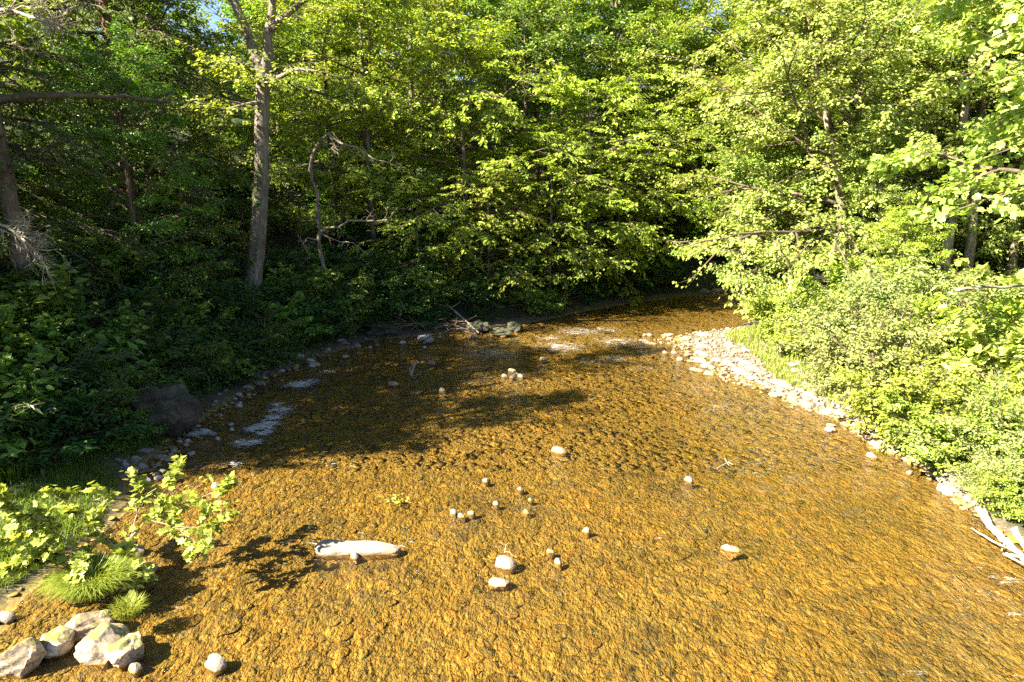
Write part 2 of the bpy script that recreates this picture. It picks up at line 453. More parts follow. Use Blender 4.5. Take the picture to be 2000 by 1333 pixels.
def ground_mat():
    m, nt, out = new_mat('ground soil and creek gravel'); L = nt.links
    geo = nd(nt, 'ShaderNodeNewGeometry')
    def attr(n):
        a = nd(nt, 'ShaderNodeAttribute'); a.attribute_name = n; return a.outputs['Fac']
    n1 = nd(nt, 'ShaderNodeTexNoise', Scale=1.6, Detail=10.0, Roughness=.65); L.new(geo.outputs[0], n1.inputs[0])
    v = nd(nt, 'ShaderNodeTexVoronoi', Scale=9.0); L.new(geo.outputs[0], v.inputs[0])
    vb = nd(nt, 'ShaderNodeTexVoronoi', Scale=9.0, feature='DISTANCE_TO_EDGE'); L.new(geo.outputs[0], vb.inputs[0])
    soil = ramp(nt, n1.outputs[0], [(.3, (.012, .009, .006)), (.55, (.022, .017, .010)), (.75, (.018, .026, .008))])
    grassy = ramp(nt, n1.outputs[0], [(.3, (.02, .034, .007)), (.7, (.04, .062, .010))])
    bed = ramp(nt, v.outputs['Color'], [(0, (.215, .138, .02)), (.5, (.265, .172, .026)), (1, (.31, .20, .036))])
    bed = mixc(nt, 1.0, bed, ramp(nt, vb.outputs[0], [(0, (.6, .55, .5)), (.12, (1, 1, 1))]), 'MULTIPLY')
    bar = ramp(nt, v.outputs['Color'], [(0, (.085, .06, .035)), (.5, (.13, .10, .065)), (1, (.18, .15, .11))])
    bar = mixc(nt, 1.0, bar, ramp(nt, vb.outputs[0], [(0, (.35, .3, .28)), (.15, (1, 1, 1))]), 'MULTIPLY')
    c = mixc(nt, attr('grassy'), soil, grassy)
    c = mixc(nt, attr('bar'), c, bar)
    c = mixc(nt, attr('bed'), c, bed)
    pb = nd(nt, 'ShaderNodeBsdfPrincipled', Roughness=.9); L.new(c, pb.inputs['Base Color'])
    b = nd(nt, 'ShaderNodeBump', Strength=.3, Distance=.04); L.new(vb.outputs[0], b.inputs['Height']); L.new(b.outputs[0], pb.inputs['Normal'])
    L.new(pb.outputs[0], out.inputs[0])
    return m


def water_mat():
    m, nt, out = new_mat('clear shallow water'); L = nt.links
    geo = nd(nt, 'ShaderNodeNewGeometry')
    mp = nd(nt, 'ShaderNodeMapping'); mp.inputs['Scale'].default_value = (1.0, .55, 1); mp.inputs['Rotation'].default_value = (0, 0, R_(18))
    L.new(geo.outputs[0], mp.inputs[0])
    n1 = nd(nt, 'ShaderNodeTexNoise', Scale=3.2, Detail=6.0, Roughness=.62, Distortion=.6); L.new(mp.outputs[0], n1.inputs[0])
    n2 = nd(nt, 'ShaderNodeTexNoise', Scale=15.0, Detail=4.0, Roughness=.6, Distortion=.4); L.new(mp.outputs[0], n2.inputs[0])
    ad = nd(nt, 'ShaderNodeMath', operation='MULTIPLY_ADD'); ad.inputs[1].default_value = .45; L.new(n2.outputs[0], ad.inputs[0]); L.new(n1.outputs[0], ad.inputs[2])
    at_ = nd(nt, 'ShaderNodeAttribute'); at_.attribute_name = 'foam_sheen'; foam_sheen = at_.outputs['Fac']
    ad2 = nd(nt, 'ShaderNodeAttribute'); ad2.attribute_name = 'depth'; dep = ad2.outputs['Fac']
    hs = nd(nt, 'ShaderNodeMath', operation='MULTIPLY_ADD'); hs.inputs[1].default_value = .16; hs.inputs[2].default_value = .042; L.new(foam_sheen, hs.inputs[0])
    b = nd(nt, 'ShaderNodeBump', Strength=1.0); L.new(ad.outputs[0], b.inputs['Height']); L.new(hs.outputs[0], b.inputs['Distance'])
    tint = ramp(nt, dep, [(0, (.99, .95, .84)), (.5, (.93, .86, .64)), (1, (.66, .66, .42))])
    tr = nd(nt, 'ShaderNodeBsdfTransparent'); L.new(tint, tr.inputs[0])
    gl = nd(nt, 'ShaderNodeBsdfGlossy', Roughness=.10); L.new(b.outputs[0], gl.inputs['Normal'])
    fr = nd(nt, 'ShaderNodeFresnel', IOR=1.33); L.new(b.outputs[0], fr.inputs['Normal'])
    mx = nd(nt, 'ShaderNodeMixShader'); L.new(fr.outputs[0], mx.inputs[0]); L.new(tr.outputs[0], mx.inputs[1]); L.new(gl.outputs[0], mx.inputs[2])
    # broken white water over stones, plus painted pale patches for reflected sky
    mp2 = nd(nt, 'ShaderNodeMapping'); mp2.inputs['Scale'].default_value = (.55, 1.7, 1); mp2.inputs['Rotation'].default_value = (0, 0, R_(14)); L.new(geo.outputs[0], mp2.inputs[0])
    n3 = nd(nt, 'ShaderNodeTexNoise', Scale=5.0, Detail=9.0, Roughness=.72, Distortion=1.4); L.new(mp2.outputs[0], n3.inputs[0])
    n3b = nd(nt, 'ShaderNodeMapRange'); n3b.inputs[1].default_value = .32; n3b.inputs[2].default_value = .70; L.new(n3.outputs[0], n3b.inputs[0])
    sb = nd(nt, 'ShaderNodeMath', operation='MULTIPLY_ADD'); sb.inputs[1].default_value = .56; L.new(foam_sheen, sb.inputs[0]); L.new(n3b.outputs[0], sb.inputs[2])
    sc2 = nd(nt, 'ShaderNodeMath', operation='MULTIPLY'); sc2.inputs[1].default_value = .5; L.new(sb.outputs[0], sc2.inputs[0])
    msk = ramp(nt, sc2.outputs[0], [(.49, (0, 0, 0)), (.66, (1, 1, 1))])
    df = nd(nt, 'ShaderNodeBsdfDiffuse'); df.inputs[0].default_value = (.75, .76, .76, 1); L.new(b.outputs[0], df.inputs['Normal'])
    mk = nd(nt, 'ShaderNodeMath', operation='MULTIPLY'); mk.inputs[1].default_value = .58; L.new(msk, mk.inputs[0])
    m2 = nd(nt, 'ShaderNodeMixShader'); L.new(mk.outputs[0], m2.inputs[0]); L.new(mx.outputs[0], m2.inputs[1]); L.new(df.outputs[0], m2.inputs[2])
    L.new(m2.outputs[0], out.inputs[0])
    return m


# ------------------------------------------------------------------ setting: ground and water
def lines(a, b, fa, fb, fine, coarse):
    out = list(np.arange(a, fa, coarse)) + list(np.arange(fa, fb, fine)) + list(np.arange(fb, b + coarse, coarse))
    return np.array(out)


def build_ground():
    xs = lines(-150, 150, -17, 25, .3, 2.5); ys = lines(-14, 190, 6, 54, .3, 2.5)
    X, Y = np.meshgrid(xs, ys); x = X.ravel(); y = Y.ravel()
    z = height(x, y); d, s = creek(x, y)
    g = Geo(); nx, ny = len(xs), len(ys)
    i = (np.arange(ny - 1)[:, None] * nx + np.arange(nx - 1)[None]).ravel()
    g.add(np.stack([x, y, z], 1), np.stack([i, i + 1, i + nx + 1, i + nx], 1))
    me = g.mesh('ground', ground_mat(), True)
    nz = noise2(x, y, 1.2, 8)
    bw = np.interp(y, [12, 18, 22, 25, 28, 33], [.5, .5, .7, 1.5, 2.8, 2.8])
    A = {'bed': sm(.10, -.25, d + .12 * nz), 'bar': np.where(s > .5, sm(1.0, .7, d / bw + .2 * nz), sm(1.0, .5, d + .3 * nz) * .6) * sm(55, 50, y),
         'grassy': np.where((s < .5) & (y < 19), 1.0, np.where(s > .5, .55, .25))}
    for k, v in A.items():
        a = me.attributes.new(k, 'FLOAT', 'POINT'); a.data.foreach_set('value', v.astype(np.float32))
    o = link('ground', me); tag(o, 'wooded banks and golden gravel bed of the creek valley', 'ground', kind='structure')


FOAM_SHEEN = [(460, 905, 22, 1.3), (540, 790, 22, 1.5), (515, 845, 20, 1.6), (640, 725, 22, 1.0), (1130, 648, 60, 1.0), (1180, 645, 45, .95), (1075, 660, 40, .9), (1095, 678, 70, 1.0), (1210, 668, 75, .9), (960, 690, 70, .9), (900, 682, 45, .6), (1030, 668, 40, .6),  # riffle foam; strong spots in the left rapids also paint in reflected sky
        (1330, 690, 60, .55), (1200, 700, 55, .8), (1150, 705, 50, .7), (1260, 720, 60, .6), (520, 830, 34, 1.7), (550, 800, 30, 1.6), (485, 865, 32, 1.6), (495, 838, 26, 1.6), (535, 815, 26, 1.6), (585, 750, 34, 1.7), (610, 744, 22, 1.2), (470, 890, 18, .9),
        (650, 905, 28, .75), (500, 920, 26, .7), (478, 945, 22, .6), (790, 1062, 22, .85), (810, 1055, 20, .6), (850, 1080, 30, .5), (930, 1105, 22, .5), (1960, 1130, 40, .85), (1900, 1105, 26, .7),
        (1400, 795, 45, .75), (1360, 760, 45, .5), (1450, 800, 35, .5), (620, 1060, 20, .8), (566, 1056, 18, .7), (575, 1165, 20, .6), (560, 1195, 18, .45), (1880, 1215, 34, .6), (1290, 770, 60, .35),
        (1690, 1010, 50, .4), (1560, 1045, 40, .4), (1480, 1060, 30, .35), (700, 1010, 30, .35), (900, 1150, 25, .5), (820, 1120, 28, .5), (770, 1078, 14, 1.0), (1008, 1105, 14, .9), (1340, 640, 50, .5), (1290, 655, 40, .6)]


def build_water():
    xs = np.arange(-12, 40, .16); ys = np.arange(3, 60, .16)
    X, Y = np.meshgrid(xs, ys); x = X.ravel(); y = Y.ravel()
    d, s = creek(x, y)
    foam_sheen = .24 + .30 * noise2(x, y, 2.2, 77)  # base field adds painted pale specks of surface sheen, and livelier ripples
    for px, py, r, a in FOAM_SHEEN:
        c = P(px, py); rx = r / FPX * math.hypot(c[1], 7) ; ry = rx * 1.0
        foam_sheen = np.maximum(foam_sheen, a * np.exp(-((x - c[0]) / rx) ** 2 - ((y - c[1]) / ry) ** 2))
    z = .012 * noise2(x, y * .8, .55, 5) + .010 * noise2(x, y, .25, 6) + .03 * np.minimum(foam_sheen, 1) * noise2(x, y, .35, 9)
    dep = np.clip((-height(x, y) - .05) / .36, 0, 1)
    g = Geo(); nx, ny = len(xs), len(ys)
    i = (np.arange(ny - 1)[:, None] * nx + np.arange(nx - 1)[None]).ravel()
    F = np.stack([i, i + 1, i + nx + 1, i + nx], 1)
    F = F[(d[F] < .5).any(1)]
    u = np.unique(F); mp = np.full(len(x), -1); mp[u] = np.arange(len(u))
    g.add(np.stack([x, y, z], 1)[u], mp[F])
    me = g.mesh('creek_water', water_mat(), True)
    for k, v in (('foam_sheen', foam_sheen[u]), ('depth', dep[u])):
        a = me.attributes.new(k, 'FLOAT', 'POINT'); a.data.foreach_set('value', v.astype(np.float32))
    tag(link('creek_water', me), 'clear shallow amber creek rippling over golden cobbles', 'creek', kind='structure')


def ico(n):
    bm = bmesh.new(); bmesh.ops.create_icosphere(bm, subdivisions=n, radius=1)
    V = np.array([v.co[:] for v in bm.verts]); F = np.array([[v.index for v in f.verts] for f in bm.faces]); bm.free()
    return V, F


ICO = {n: ico(n) for n in (1, 2, 3, 4)}


def rock_shape(rng, sub, npl=9, soft=.12, rough=.04, lo=.62):
    V, F = ICO[sub]
    n = unit(rng.normal(size=(npl, 3))); dd = rng.uniform(lo, 1.0, npl)
    dot = V @ n.T
    lim = np.where(dot > .05, dd[None] / np.maximum(dot, .05), 9)
    r = np.minimum(lim.min(1), 1.05)
    r = r * (1 - soft) + soft
    for k in range(4):
        w = rng.normal(size=3) * (2 + 2.5 * k)
        r = r + rough / (1 + k * .6) * np.sin(V @ w + rng.uniform(0, 6))
    return V * r[:, None], F


def stones_mass(name, pos, size, mat, seed, label, sub=1, flat=(.4, .75), variants=14, smooth=True, sink=.25):
    rng = np.random.default_rng(seed); n = len(pos)
    sh = [rock_shape(rng, sub, 7, .45, .022) for _ in range(variants)]
    g = Geo(); k = rng.integers(0, variants, n)
    for q in range(variants):
        m = np.where(k == q)[0]
        if not len(m): continue
        V, F = sh[q]; a = rng.uniform(0, 6.28, len(m)); c, s_ = np.cos(a), np.sin(a)
        sc = size[m]; sx = sc * rng.uniform(.8, 1.35, len(m)); sy = sc * rng.uniform(.65, 1.05, len(m)); sz = sc * rng.uniform(*flat, len(m))
        X = V[None, :, 0] * sx[:, None]; Y = V[None, :, 1] * sy[:, None]; Z = V[None, :, 2] * sz[:, None]
        tx = rng.normal(size=(len(m), 1)) * .07
        O = np.stack([X * c[:, None] - Y * s_[:, None], X * s_[:, None] + Y * c[:, None], Z + tx * X], -1)
        pp = pos[m].copy(); pp[:, 2] += sz * (1 - sink) - sz * .35
        O += pp[:, None]
        g.add(O.reshape(-1, 3), (F[None] + (np.arange(len(m)) * len(V))[:, None, None]).reshape(-1, 3))
    o = link(name, g.mesh(name, mat, smooth)); tag(o, label, 'stones', kind='stuff')
    return o


def build_cobbles():
    rng = np.random.default_rng(11)
    def field(n, x0, x1, y0, y1, s0, s1, dmax=.05):
        x = rng.uniform(x0, x1, n); y = rng.uniform(y0, y1, n); d, s = creek(x, y)
        k = d < dmax; x = x[k]; y = y[k]
        cl = noise2(x, y, .8, 21); sz = s0 + (s1 - s0) * rng.random(len(x)) ** 2.4 * (1 + .5 * cl)
        return np.stack([x, y, height(x, y)], 1), sz
    p1, s1 = field(19000, -9, 11, 7.5, 17, .03, .17)
    p2, s2 = field(9500, -10.5, 11.5, 17, 30, .06, .22)
    p3, s3 = field(5000, -10, 30, 30, 52, .08, .26)
    stones_mass('creek_bed_cobbles', p1, s1, M['cobble'], 31, 'golden algae-coated cobbles covering the near creek bed', 2, (.03, .10), sink=.60)
    stones_mass('creek_bed_cobbles', np.concatenate([p2, p3]), np.concatenate([s2, s3]), M['cobble'], 32, 'golden brown cobbles covering the farther creek bed', 1, (.03, .10), sink=.60)


# ------------------------------------------------------------------ stones that stand clear of the water
STONE_PROTO = []


def stone(loc, size, label, group=None, name='stone', mat='stone', rz=None, seed=0, flat=None, cat='rock'):
    """size = (width, depth, height) in metres"""
    rng = random.Random(seed * 7919 + int(loc[0] * 100) * 31 + int(loc[1] * 100))
    key = mat
    pool = [m for m in STONE_PROTO if m[0] == key]
    if not pool:
        g = np.random.default_rng(len(STONE_PROTO) + 5)
        for _ in range(7):
            V, F = rock_shape(g, 3, 11, .05, .03, .5); q = Geo(); q.add(V, F)
            STONE_PROTO.append((key, q.mesh('stone', M[mat], False)))
        pool = [m for m in STONE_PROTO if m[0] == key]
    o = link(name, rng.choice(pool)[1])
    top = max(loc[2], 0) + size[2] * .72; bot = min(zat(loc[0], loc[1]), loc[2]) - .03 - .12 * size[2]
    u = max(0.0, -(top + bot)) / (top - bot)
    wd = 1 / math.sqrt(max(1 - u * u, .13))
    o.scale = (size[0] / 1.7 * wd, size[1] / 1.7 * wd, (top - bot) / 1.5)
    o.location = (loc[0], loc[1], (top + bot) / 2)
    o.rotation_euler = (rng.uniform(-.12, .12), rng.uniform(-.12, .12), rng.uniform(-.5, .5) if rz is None else rz)
    tag(o, label, cat, group)
    return o


def mpp(p):
    return math.sqrt(p[0] ** 2 + p[1] ** 2 + (7 - p[2]) ** 2) / FPX


def px_stone(x, y, w, h, label, group=None, mat='stone', name='stone', rz=None, seed=0, dep=.8):
    p = P(x, y + h * .3); s = mpp(p)
    return stone((p[0], p[1], -.03), (w * s, w * s * dep, max(h * s * .40, .025) + .02), label, group, name, mat, rz, seed)


def build_stones():
    one = [
        (985, 1094, 40, 30, 'blocky white rock with a dry twig on top, midstream below the long slab'),
        (979, 1131, 36, 16, 'flat white leaf-shaped rock just nearer than the blocky rock'),
        (1143, 1032, 15, 20, 'small upright white stone farthest beyond the blocky midstream rock'),
        (1076, 1075, 12, 10, 'tiny pale stone beyond and beside the blocky midstream rock'),
        (1090, 1096, 12, 14, 'tiny pale upright stone level with the blocky midstream rock'),
        (1030, 997, 14, 12, 'round pale stone in the loose midstream row above the blocky rock'),
        (1014, 952, 13, 11, 'grey-topped pebble at the far end of the loose midstream row'),
        (948, 937, 14, 9, 'square white pebble farthest upstream in the loose midstream row'),
        (967, 983, 11, 8, 'small round pebble in the middle of the loose midstream row'),
        (1035, 974, 9, 8, 'smallest tan pebble in the loose midstream row'),
        (885, 999, 12, 8, 'first pebble of a huddle of three white pebbles midstream'),
        (900, 1006, 14, 12, 'largest pebble of a huddle of three white pebbles midstream'),
        (918, 1000, 14, 10, 'tilted pebble nearest the loose row in a huddle of three white pebbles'),
        (1090, 878, 28, 9, 'low yellowish stone barely breaking the water in mid creek'),
        (1345, 936, 12, 8, 'lone tiny white stone in the broad open middle of the creek'),
        (1428, 1071, 28, 12, 'lone pinkish white stone in the open creek toward the driftwood'),
        (842, 707, 16, 12, 'white stone in shaded water beside the upright driftwood stub'),
        (767, 747, 24, 9, 'flat white stone in shaded water below the driftwood stub'),
        (863, 760, 12, 10, 'pinkish pebble at the edge of the tree shadow'),
        (1060, 700, 14, 8, 'pale stone in the tail of the riffle'),
        (692, 1084, 16, 13, 'small tan stone leaning on the long pale slab'),
        (257, 1073, 36, 18, 'smooth white stone under the leafy sycamore sapling'),
        (268, 1110, 56, 24, 'long pale stone with grass behind the tussock'),
        (420, 947, 16, 13, 'round white stone beside the far tip of the sapling'),
        (420, 1289, 38, 30, 'pale slanting stone alone near the grassy boulders'),
        (1700, 888, 17, 12, 'rounded white stone in the water off the gravel shore'),
        (1623, 835, 20, 16, 'pointed pale stone in the water at the foot of the gravel bar'),
        (1836, 947, 9, 8, 'tiny white pebble off the gravel shore near the driftwood'),
        (613, 710, 22, 13, 'rounded white stone at the shaded waterline below the grey trunk'),
        (262, 1303, 20, 14, 'small pinkish stone in front of the grass-topped boulder'),
        (10, 1203, 28, 26, 'white rock at the water edge under the grassy bank'),
        (1383, 727, 20, 14, 'white stone leading the gravel bar into the water'),
        (1520, 767, 30, 16, 'broad white stone on the lower edge of the gravel bar'),
    ]
    for i, (x, y, w, h, l) in enumerate(one): px_stone(x, y, w, h, l, seed=i)
    for i, (x, y) in enumerate([(1000, 721), (1006, 729), (985, 733), (1016, 733), (1000, 735)]):
        px_stone(x, y, 12, 8, 'small pinkish stone in the tight huddle below the riffle', 'huddle of stones below the riffle', seed=40 + i)
    # the long slab
    p = P(695, 1080); s = mpp(p); g = np.random.default_rng(4)
    V, F = rock_shape(g, 4, 16, .1, .03, .85); V = V / (np.abs(V) ** 3.2).sum(1, keepdims=True) ** (1 / 3.2) * (.5 + .5 * np.linalg.norm(V, axis=1, keepdims=True)); V = V * np.array([76 * s, 21 * s, .17]); V[:, 1] *= 1 - .22 * V[:, 0] + .08 * np.sin(V[:, 0] * 7); V[:, 2] *= 1 - .25 * V[:, 0]
    V[:, 2] = np.minimum(V[:, 2], .12 + .02 * np.sin(V[:, 0] * 5)); V[:, 2] += V[:, 0] * -.02
    q = Geo(); q.add(V, F); o = link('slab_rock', q.mesh('slab_rock', M['slab'], False)); o.location = (p[0], p[1] + .12, -.02); o.rotation_euler = (0, 0, -.02)
    tag(o, 'long flat pale slab of rock lying midstream', 'rock')
    # boulders at the near corner
    for i, (x, y, w, h, l, dep) in enumerate([
            (165, 1222, 74, 44, 'squarish mossy pale boulder carrying the grass tussock', .9), (192, 1262, 92, 62, 'bright pale boulder, largest of the cluster below the tussock', .8),
            (247, 1272, 76, 50, 'rounded boulder with a grass cap beside the bright boulder', .8), (100, 1254, 66, 46, 'pinkish boulder with mossy hollow next to the bright boulder', .8),
            (34, 1290, 82, 60, 'dark mossy boulder in the shaded water nearest the corner', .9)]):
        p = P(x, y + h * .35); s = mpp(p); g = np.random.default_rng(60 + i)
        V, F = rock_shape(g, 4, 13, .03, .045, .55); q = Geo(); q.add(V * np.array([w * s * .50, w * s * dep * .48, h * s * .60]), F)
        o = link('boulder', q.mesh('boulder', M['boulder'], False)); o.location = (p[0], p[1] + .1, h * s * .16); o.rotation_euler = (0, 0, i * .7); tag(o, l, 'boulder')
    # boulders of the shaded bank
    for i, (x, y, w, h, l) in enumerate([
            (300, 812, 118, 92, 'big dark lumpy boulder bedded in the shaded bank'), (750, 645, 62, 24, 'grey ledge rock at the shaded waterline beside the brush pile'),
            (935, 640, 44, 26, 'grey boulder at the bend below the fallen branch'), (978, 652, 34, 13, 'low dark boulder next to the grey boulder at the bend'), (735, 612, 22, 18, 'small grey rock up the shaded bank above the ledge rock'),
            (830, 664, 34, 14, 'white-topped rock at the shaded waterline in front of the brush pile'), (1005, 640, 30, 18, 'dark rock at the head of the riffle')]):
        p = G(x, y + h * .35); s = mpp(p); g = np.random.default_rng(80 + i)
        V, F = rock_shape(g, 4, 14, .15, .13, .6); q = Geo(); q.add(V * np.array([w * s * .6, w * s * .5, h * s * .65]), F)
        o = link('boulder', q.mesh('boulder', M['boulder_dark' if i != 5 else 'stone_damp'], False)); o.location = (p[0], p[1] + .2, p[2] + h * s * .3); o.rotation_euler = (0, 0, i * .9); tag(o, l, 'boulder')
    rng = np.random.default_rng(12)
    # the gravel bar and the right shore
    bar = np.array([(1275, 665), (1340, 650), (1440, 640), (1480, 668), (1540, 712), (1620, 765), (1655, 800), (1640, 822), (1560, 792), (1500, 768), (1440, 745), (1385, 735), (1345, 700)], float)
    def inside(x, y, pg):
        c = False
        for i in range(len(pg)):
            a, b = pg[i], pg[i - 1]
            if (a[1] > y) != (b[1] > y) and x < a[0] + (y - a[1]) / (b[1] - a[1]) * (b[0] - a[0]): c = not c
        return c
    n = 0
    while n < 125:
        x, y = rng.uniform(1260, 1660), rng.uniform(638, 825)
        if inside(x, y, bar):
            p = P(x, y, .05); z = max(zat(p[0], p[1]), -.02); s = .14 + .34 * rng.random() ** 2
            stone((p[0], p[1], z), (s * 1.2, s * .9, s * .5), 'bleached stone among many on the sunlit gravel bar', 'bleached stones of the gravel bar', seed=n); n += 1
    for n in range(30):
        x, y = rng.uniform(1250, 1400), rng.uniform(650, 735)
        y = 652 + (y - 652) * min(1, (x - 1230) / 150)
        p = P(x, y, .05); sz = .16 + .2 * rng.random()
        stone((p[0], p[1], 0), (sz * 1.3, sz, .07 + .06 * rng.random()), 'low stone breaking the water off the tip of the gravel bar', 'stones off the tip of the gravel bar', seed=700 + n)
    sh = [(1650, 812), (1700, 850), (1760, 880), (1830, 915), (1862, 955), (1905, 985)]
    for n in range(62):
        f = rng.uniform(0, 4.999); i = int(f); t = f - i
        x = sh[i][0] * (1 - t) + sh[i + 1][0] * t + rng.normal() * 14; y = sh[i][1] * (1 - t) + sh[i + 1][1] * t + rng.normal() * 9
        p = P(x, y, .03); z = max(zat(p[0], p[1]), -.03); s = .10 + .26 * rng.random() ** 2
        if 1870 < x < 1915 and y > 940: s *= 1.5
        stone((p[0], p[1], z), (s * 1.3, s * .9, s * .5), 'pale stone along the narrow shore under the lime bushes', 'pale stones of the narrow shore', seed=200 + n)
    # the shaded shingle along the left bank
    lf = [(255, 925), (330, 890), (385, 840), (430, 800), (500, 752), (560, 722), (640, 695), (720, 672), (830, 668), (960, 655)]
    for n in range(72):
        f = rng.uniform(0, 1) ** 1.5 * 8.99; i = int(f); t = f - i
        k = 18 if f < 3 else 6
        x = lf[i][0] * (1 - t) + lf[i + 1][0] * t + rng.normal() * k * 1.3; y = lf[i][1] * (1 - t) + lf[i + 1][1] * t + rng.normal() * k
        p = P(x, y, .03); z = max(zat(p[0], p[1]), -.03); s = .12 + .24 * rng.random() ** 2
        stone((p[0], p[1], z), (s * 1.25, s * .9, s * .5), 'pale stone in the shaded shingle along the wooded bank', 'stones of the shaded shingle', mat='stone_damp', seed=400 + n)
    for n in range(14):
        x, y = 1370 + rng.uniform(0, 120), 572 + rng.normal() * 3; p = G(x, y)
        stone(p, (.5, .4, .3), 'sunlit stone at the far waterline where the creek bends away', 'stones at the far bend', seed=500 + n)
    # fine gravel of the bar: nobody could count it
    pp = []
    while len(pp) < 2400:
        x, y = rng.uniform(1262, 1665), rng.uniform(636, 828)
        if inside(x, y, bar): p = P(x, y, .05); pp.append((p[0] + rng.normal() * .2, p[1] + rng.normal() * .2, 0))
    for n in range(900):
        f = rng.uniform(0, 4.999); i = int(f); t = f - i
        p = P(sh[i][0] * (1 - t) + sh[i + 1][0] * t + rng.normal() * 13, sh[i][1] * (1 - t) + sh[i + 1][1] * t + rng.normal() * 9, .03); pp.append((p[0], p[1], 0))
    for n in range(700):
        f = rng.uniform(0, 1) ** 1.3 * 8.99; i = int(f); t = f - i
        p = P(lf[i][0] * (1 - t) + lf[i + 1][0] * t + rng.normal() * 14, lf[i][1] * (1 - t) + lf[i + 1][1] * t + rng.normal() * 9, .03); pp.append((p[0], p[1], 0))
    pp = np.array(pp); pp[:, 2] = height(pp[:, 0], pp[:, 1]); k = pp[:, 2] > -.12; pp = pp[k]
    stones_mass('shore_gravel', pp, .03 + .10 * rng.random(len(pp)) ** 2, M['gravel'], 33, 'pale fine gravel filling the bar and shores', 1, (.4, .7))


# ------------------------------------------------------------------ grass and ground cover
def blades(geo, rng, base, L, w, bend=.5, dirs=None):
    n = len(base); a = rng.uniform(0, 6.28, n); d = np.stack([np.cos(a), np.sin(a), np.zeros(n)], 1) if dirs is None else dirs
    s = np.stack([-d[:, 1], d[:, 0], np.zeros(n)], 1) * np.asarray(w).reshape(-1, 1)
    L = np.asarray(L).reshape(-1, 1); b = (bend * rng.uniform(.3, 1.3, n)).reshape(-1, 1)
    up = np.array([[0, 0, 1.0]])
    p1 = base + L * (.5 * up + .18 * b * d); p2 = base + L * (up * (.92 - .35 * b) + .75 * b * d)
    V = np.stack([base - s, base + s, p1 - s * .8, p1 + s * .8, p2], 1).reshape(-1, 3)
    o = (np.arange(n) * 5)[:, None]
    geo.add(V, np.array([[0, 1, 3, 2]]) + o); geo.f.append((np.array([[2, 3, 4]]) + o + geo.n - len(V)).astype(np.int32))


M['cobble'] = cobble_mat('golden cobble', [(0.226, 0.147, 0.020), (0.282, 0.181, 0.025), (0.147, 0.093, 0.018), (0.260, 0.164, 0.020), (0.215, 0.153, 0.034), (0.328, 0.220, 0.036), (0.294, 0.164, 0.023), (0.169, 0.130, 0.036), (0.249, 0.169, 0.025), (0.124, 0.085, 0.023)], 9.0)


def build_grass():
    rng = np.random.default_rng(9)
    x = rng.uniform(-19, -8, 90000); y = rng.uniform(8, 20.5, 90000); d, s = creek(x, y)
    cl = noise2(x, y, .9, 61)
    k = (d > .15) & (s < .5) & (cl + rng.normal(size=len(x)) * .3 > -.35) & (rng.random(len(x)) < sm(20.5, 17.5, y + .4 * d - 2)); x, y, cl = x[k], y[k], cl[k]
    g = Geo(); blades(g, rng, np.stack([x, y, height(x, y)], 1), (.10 + .10 * rng.random(len(x))) * (1 + .6 * cl), .009, .8)
    tag(link('bank_grass', g.mesh('bank_grass', M['grass'])), 'short green grass growing on the near bank', 'grass', kind='stuff')
    x = rng.uniform(7, 26, 110000); y = rng.uniform(12, 40, 110000); d, s = creek(x, y)
    bw = np.interp(y, [12, 18, 22, 25, 28, 33, 37], [.8, .9, .7, .8, 1.7, 1.9, .8])
    k = (s > .5) & (d > bw) & (d < bw + 2.2) & (rng.random(len(x)) < np.exp(-(d - bw) * .5)); x, y = x[k], y[k]
    g = Geo(); blades(g, rng, np.stack([x, y, height(x, y)], 1), .18 + .3 * rng.random(len(x)), .014, .7)
    tag(link('fringe_grass', g.mesh('fringe_grass', M['grass_lime'])), 'bright yellow-green grass fringing the gravel bar', 'grass', kind='stuff')
    # low leafy ground cover on the wooded slope and the flood plain
    n = 150000
    x = rng.uniform(-40, 22, n); y = rng.uniform(16, 76, n); d, s = creek(x, y)
    cl = noise2(x, y, 1.6, 62)
    k = (s < .5) & (d > .5) & (cl + rng.normal(size=n) * .4 > -.2) & ((y > 19.5) | (d > 4)); x, y, cl, d = x[k], y[k], cl[k], d[k]
    q = np.stack([x, y, height(x, y) + rng.random(len(x)) ** 1.5 * (.25 + .5 * np.clip(cl + .4, 0, 1)) * np.clip(d, .2, 1)], 1)
    g = Geo(); a = rng.uniform(0, 6.28, len(x))
    leaves(g, q, np.stack([np.cos(a), np.sin(a), rng.normal(size=len(x)) * .3 - .1], 1), np.array([0, 0, 1]) + rng.normal(size=(len(x), 3)) * .45, .10 + .12 * rng.random(len(x)), OVAL)
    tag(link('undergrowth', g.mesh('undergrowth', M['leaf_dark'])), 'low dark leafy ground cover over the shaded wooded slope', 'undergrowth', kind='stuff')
    n = 40000
    x = rng.uniform(10, 42, n); y = rng.uniform(9, 46, n); d, s = creek(x, y)
    k = (s > .5) & (d > np.interp(y, [12, 22, 25, 28, 33, 37], [1.3, 1.4, 2.4, 5, 6, 2])); x, y = x[k], y[k]
    q = np.stack([x, y, height(x, y) + rng.random(len(x)) ** 1.3 * .6], 1)
    g = Geo(); a = rng.uniform(0, 6.28, len(x))
    leaves(g, q, np.stack([np.cos(a), np.sin(a), rng.normal(size=len(x)) * .3 - .1], 1), np.array([0, 0, 1]) + rng.normal(size=(len(x), 3)) * .45, .09 + .10 * rng.random(len(x)), OVAL)
    tag(link('undergrowth', g.mesh('undergrowth', M['leaf_maple'])), 'low green leafy ground cover under the sunlit trees', 'undergrowth', kind='stuff')


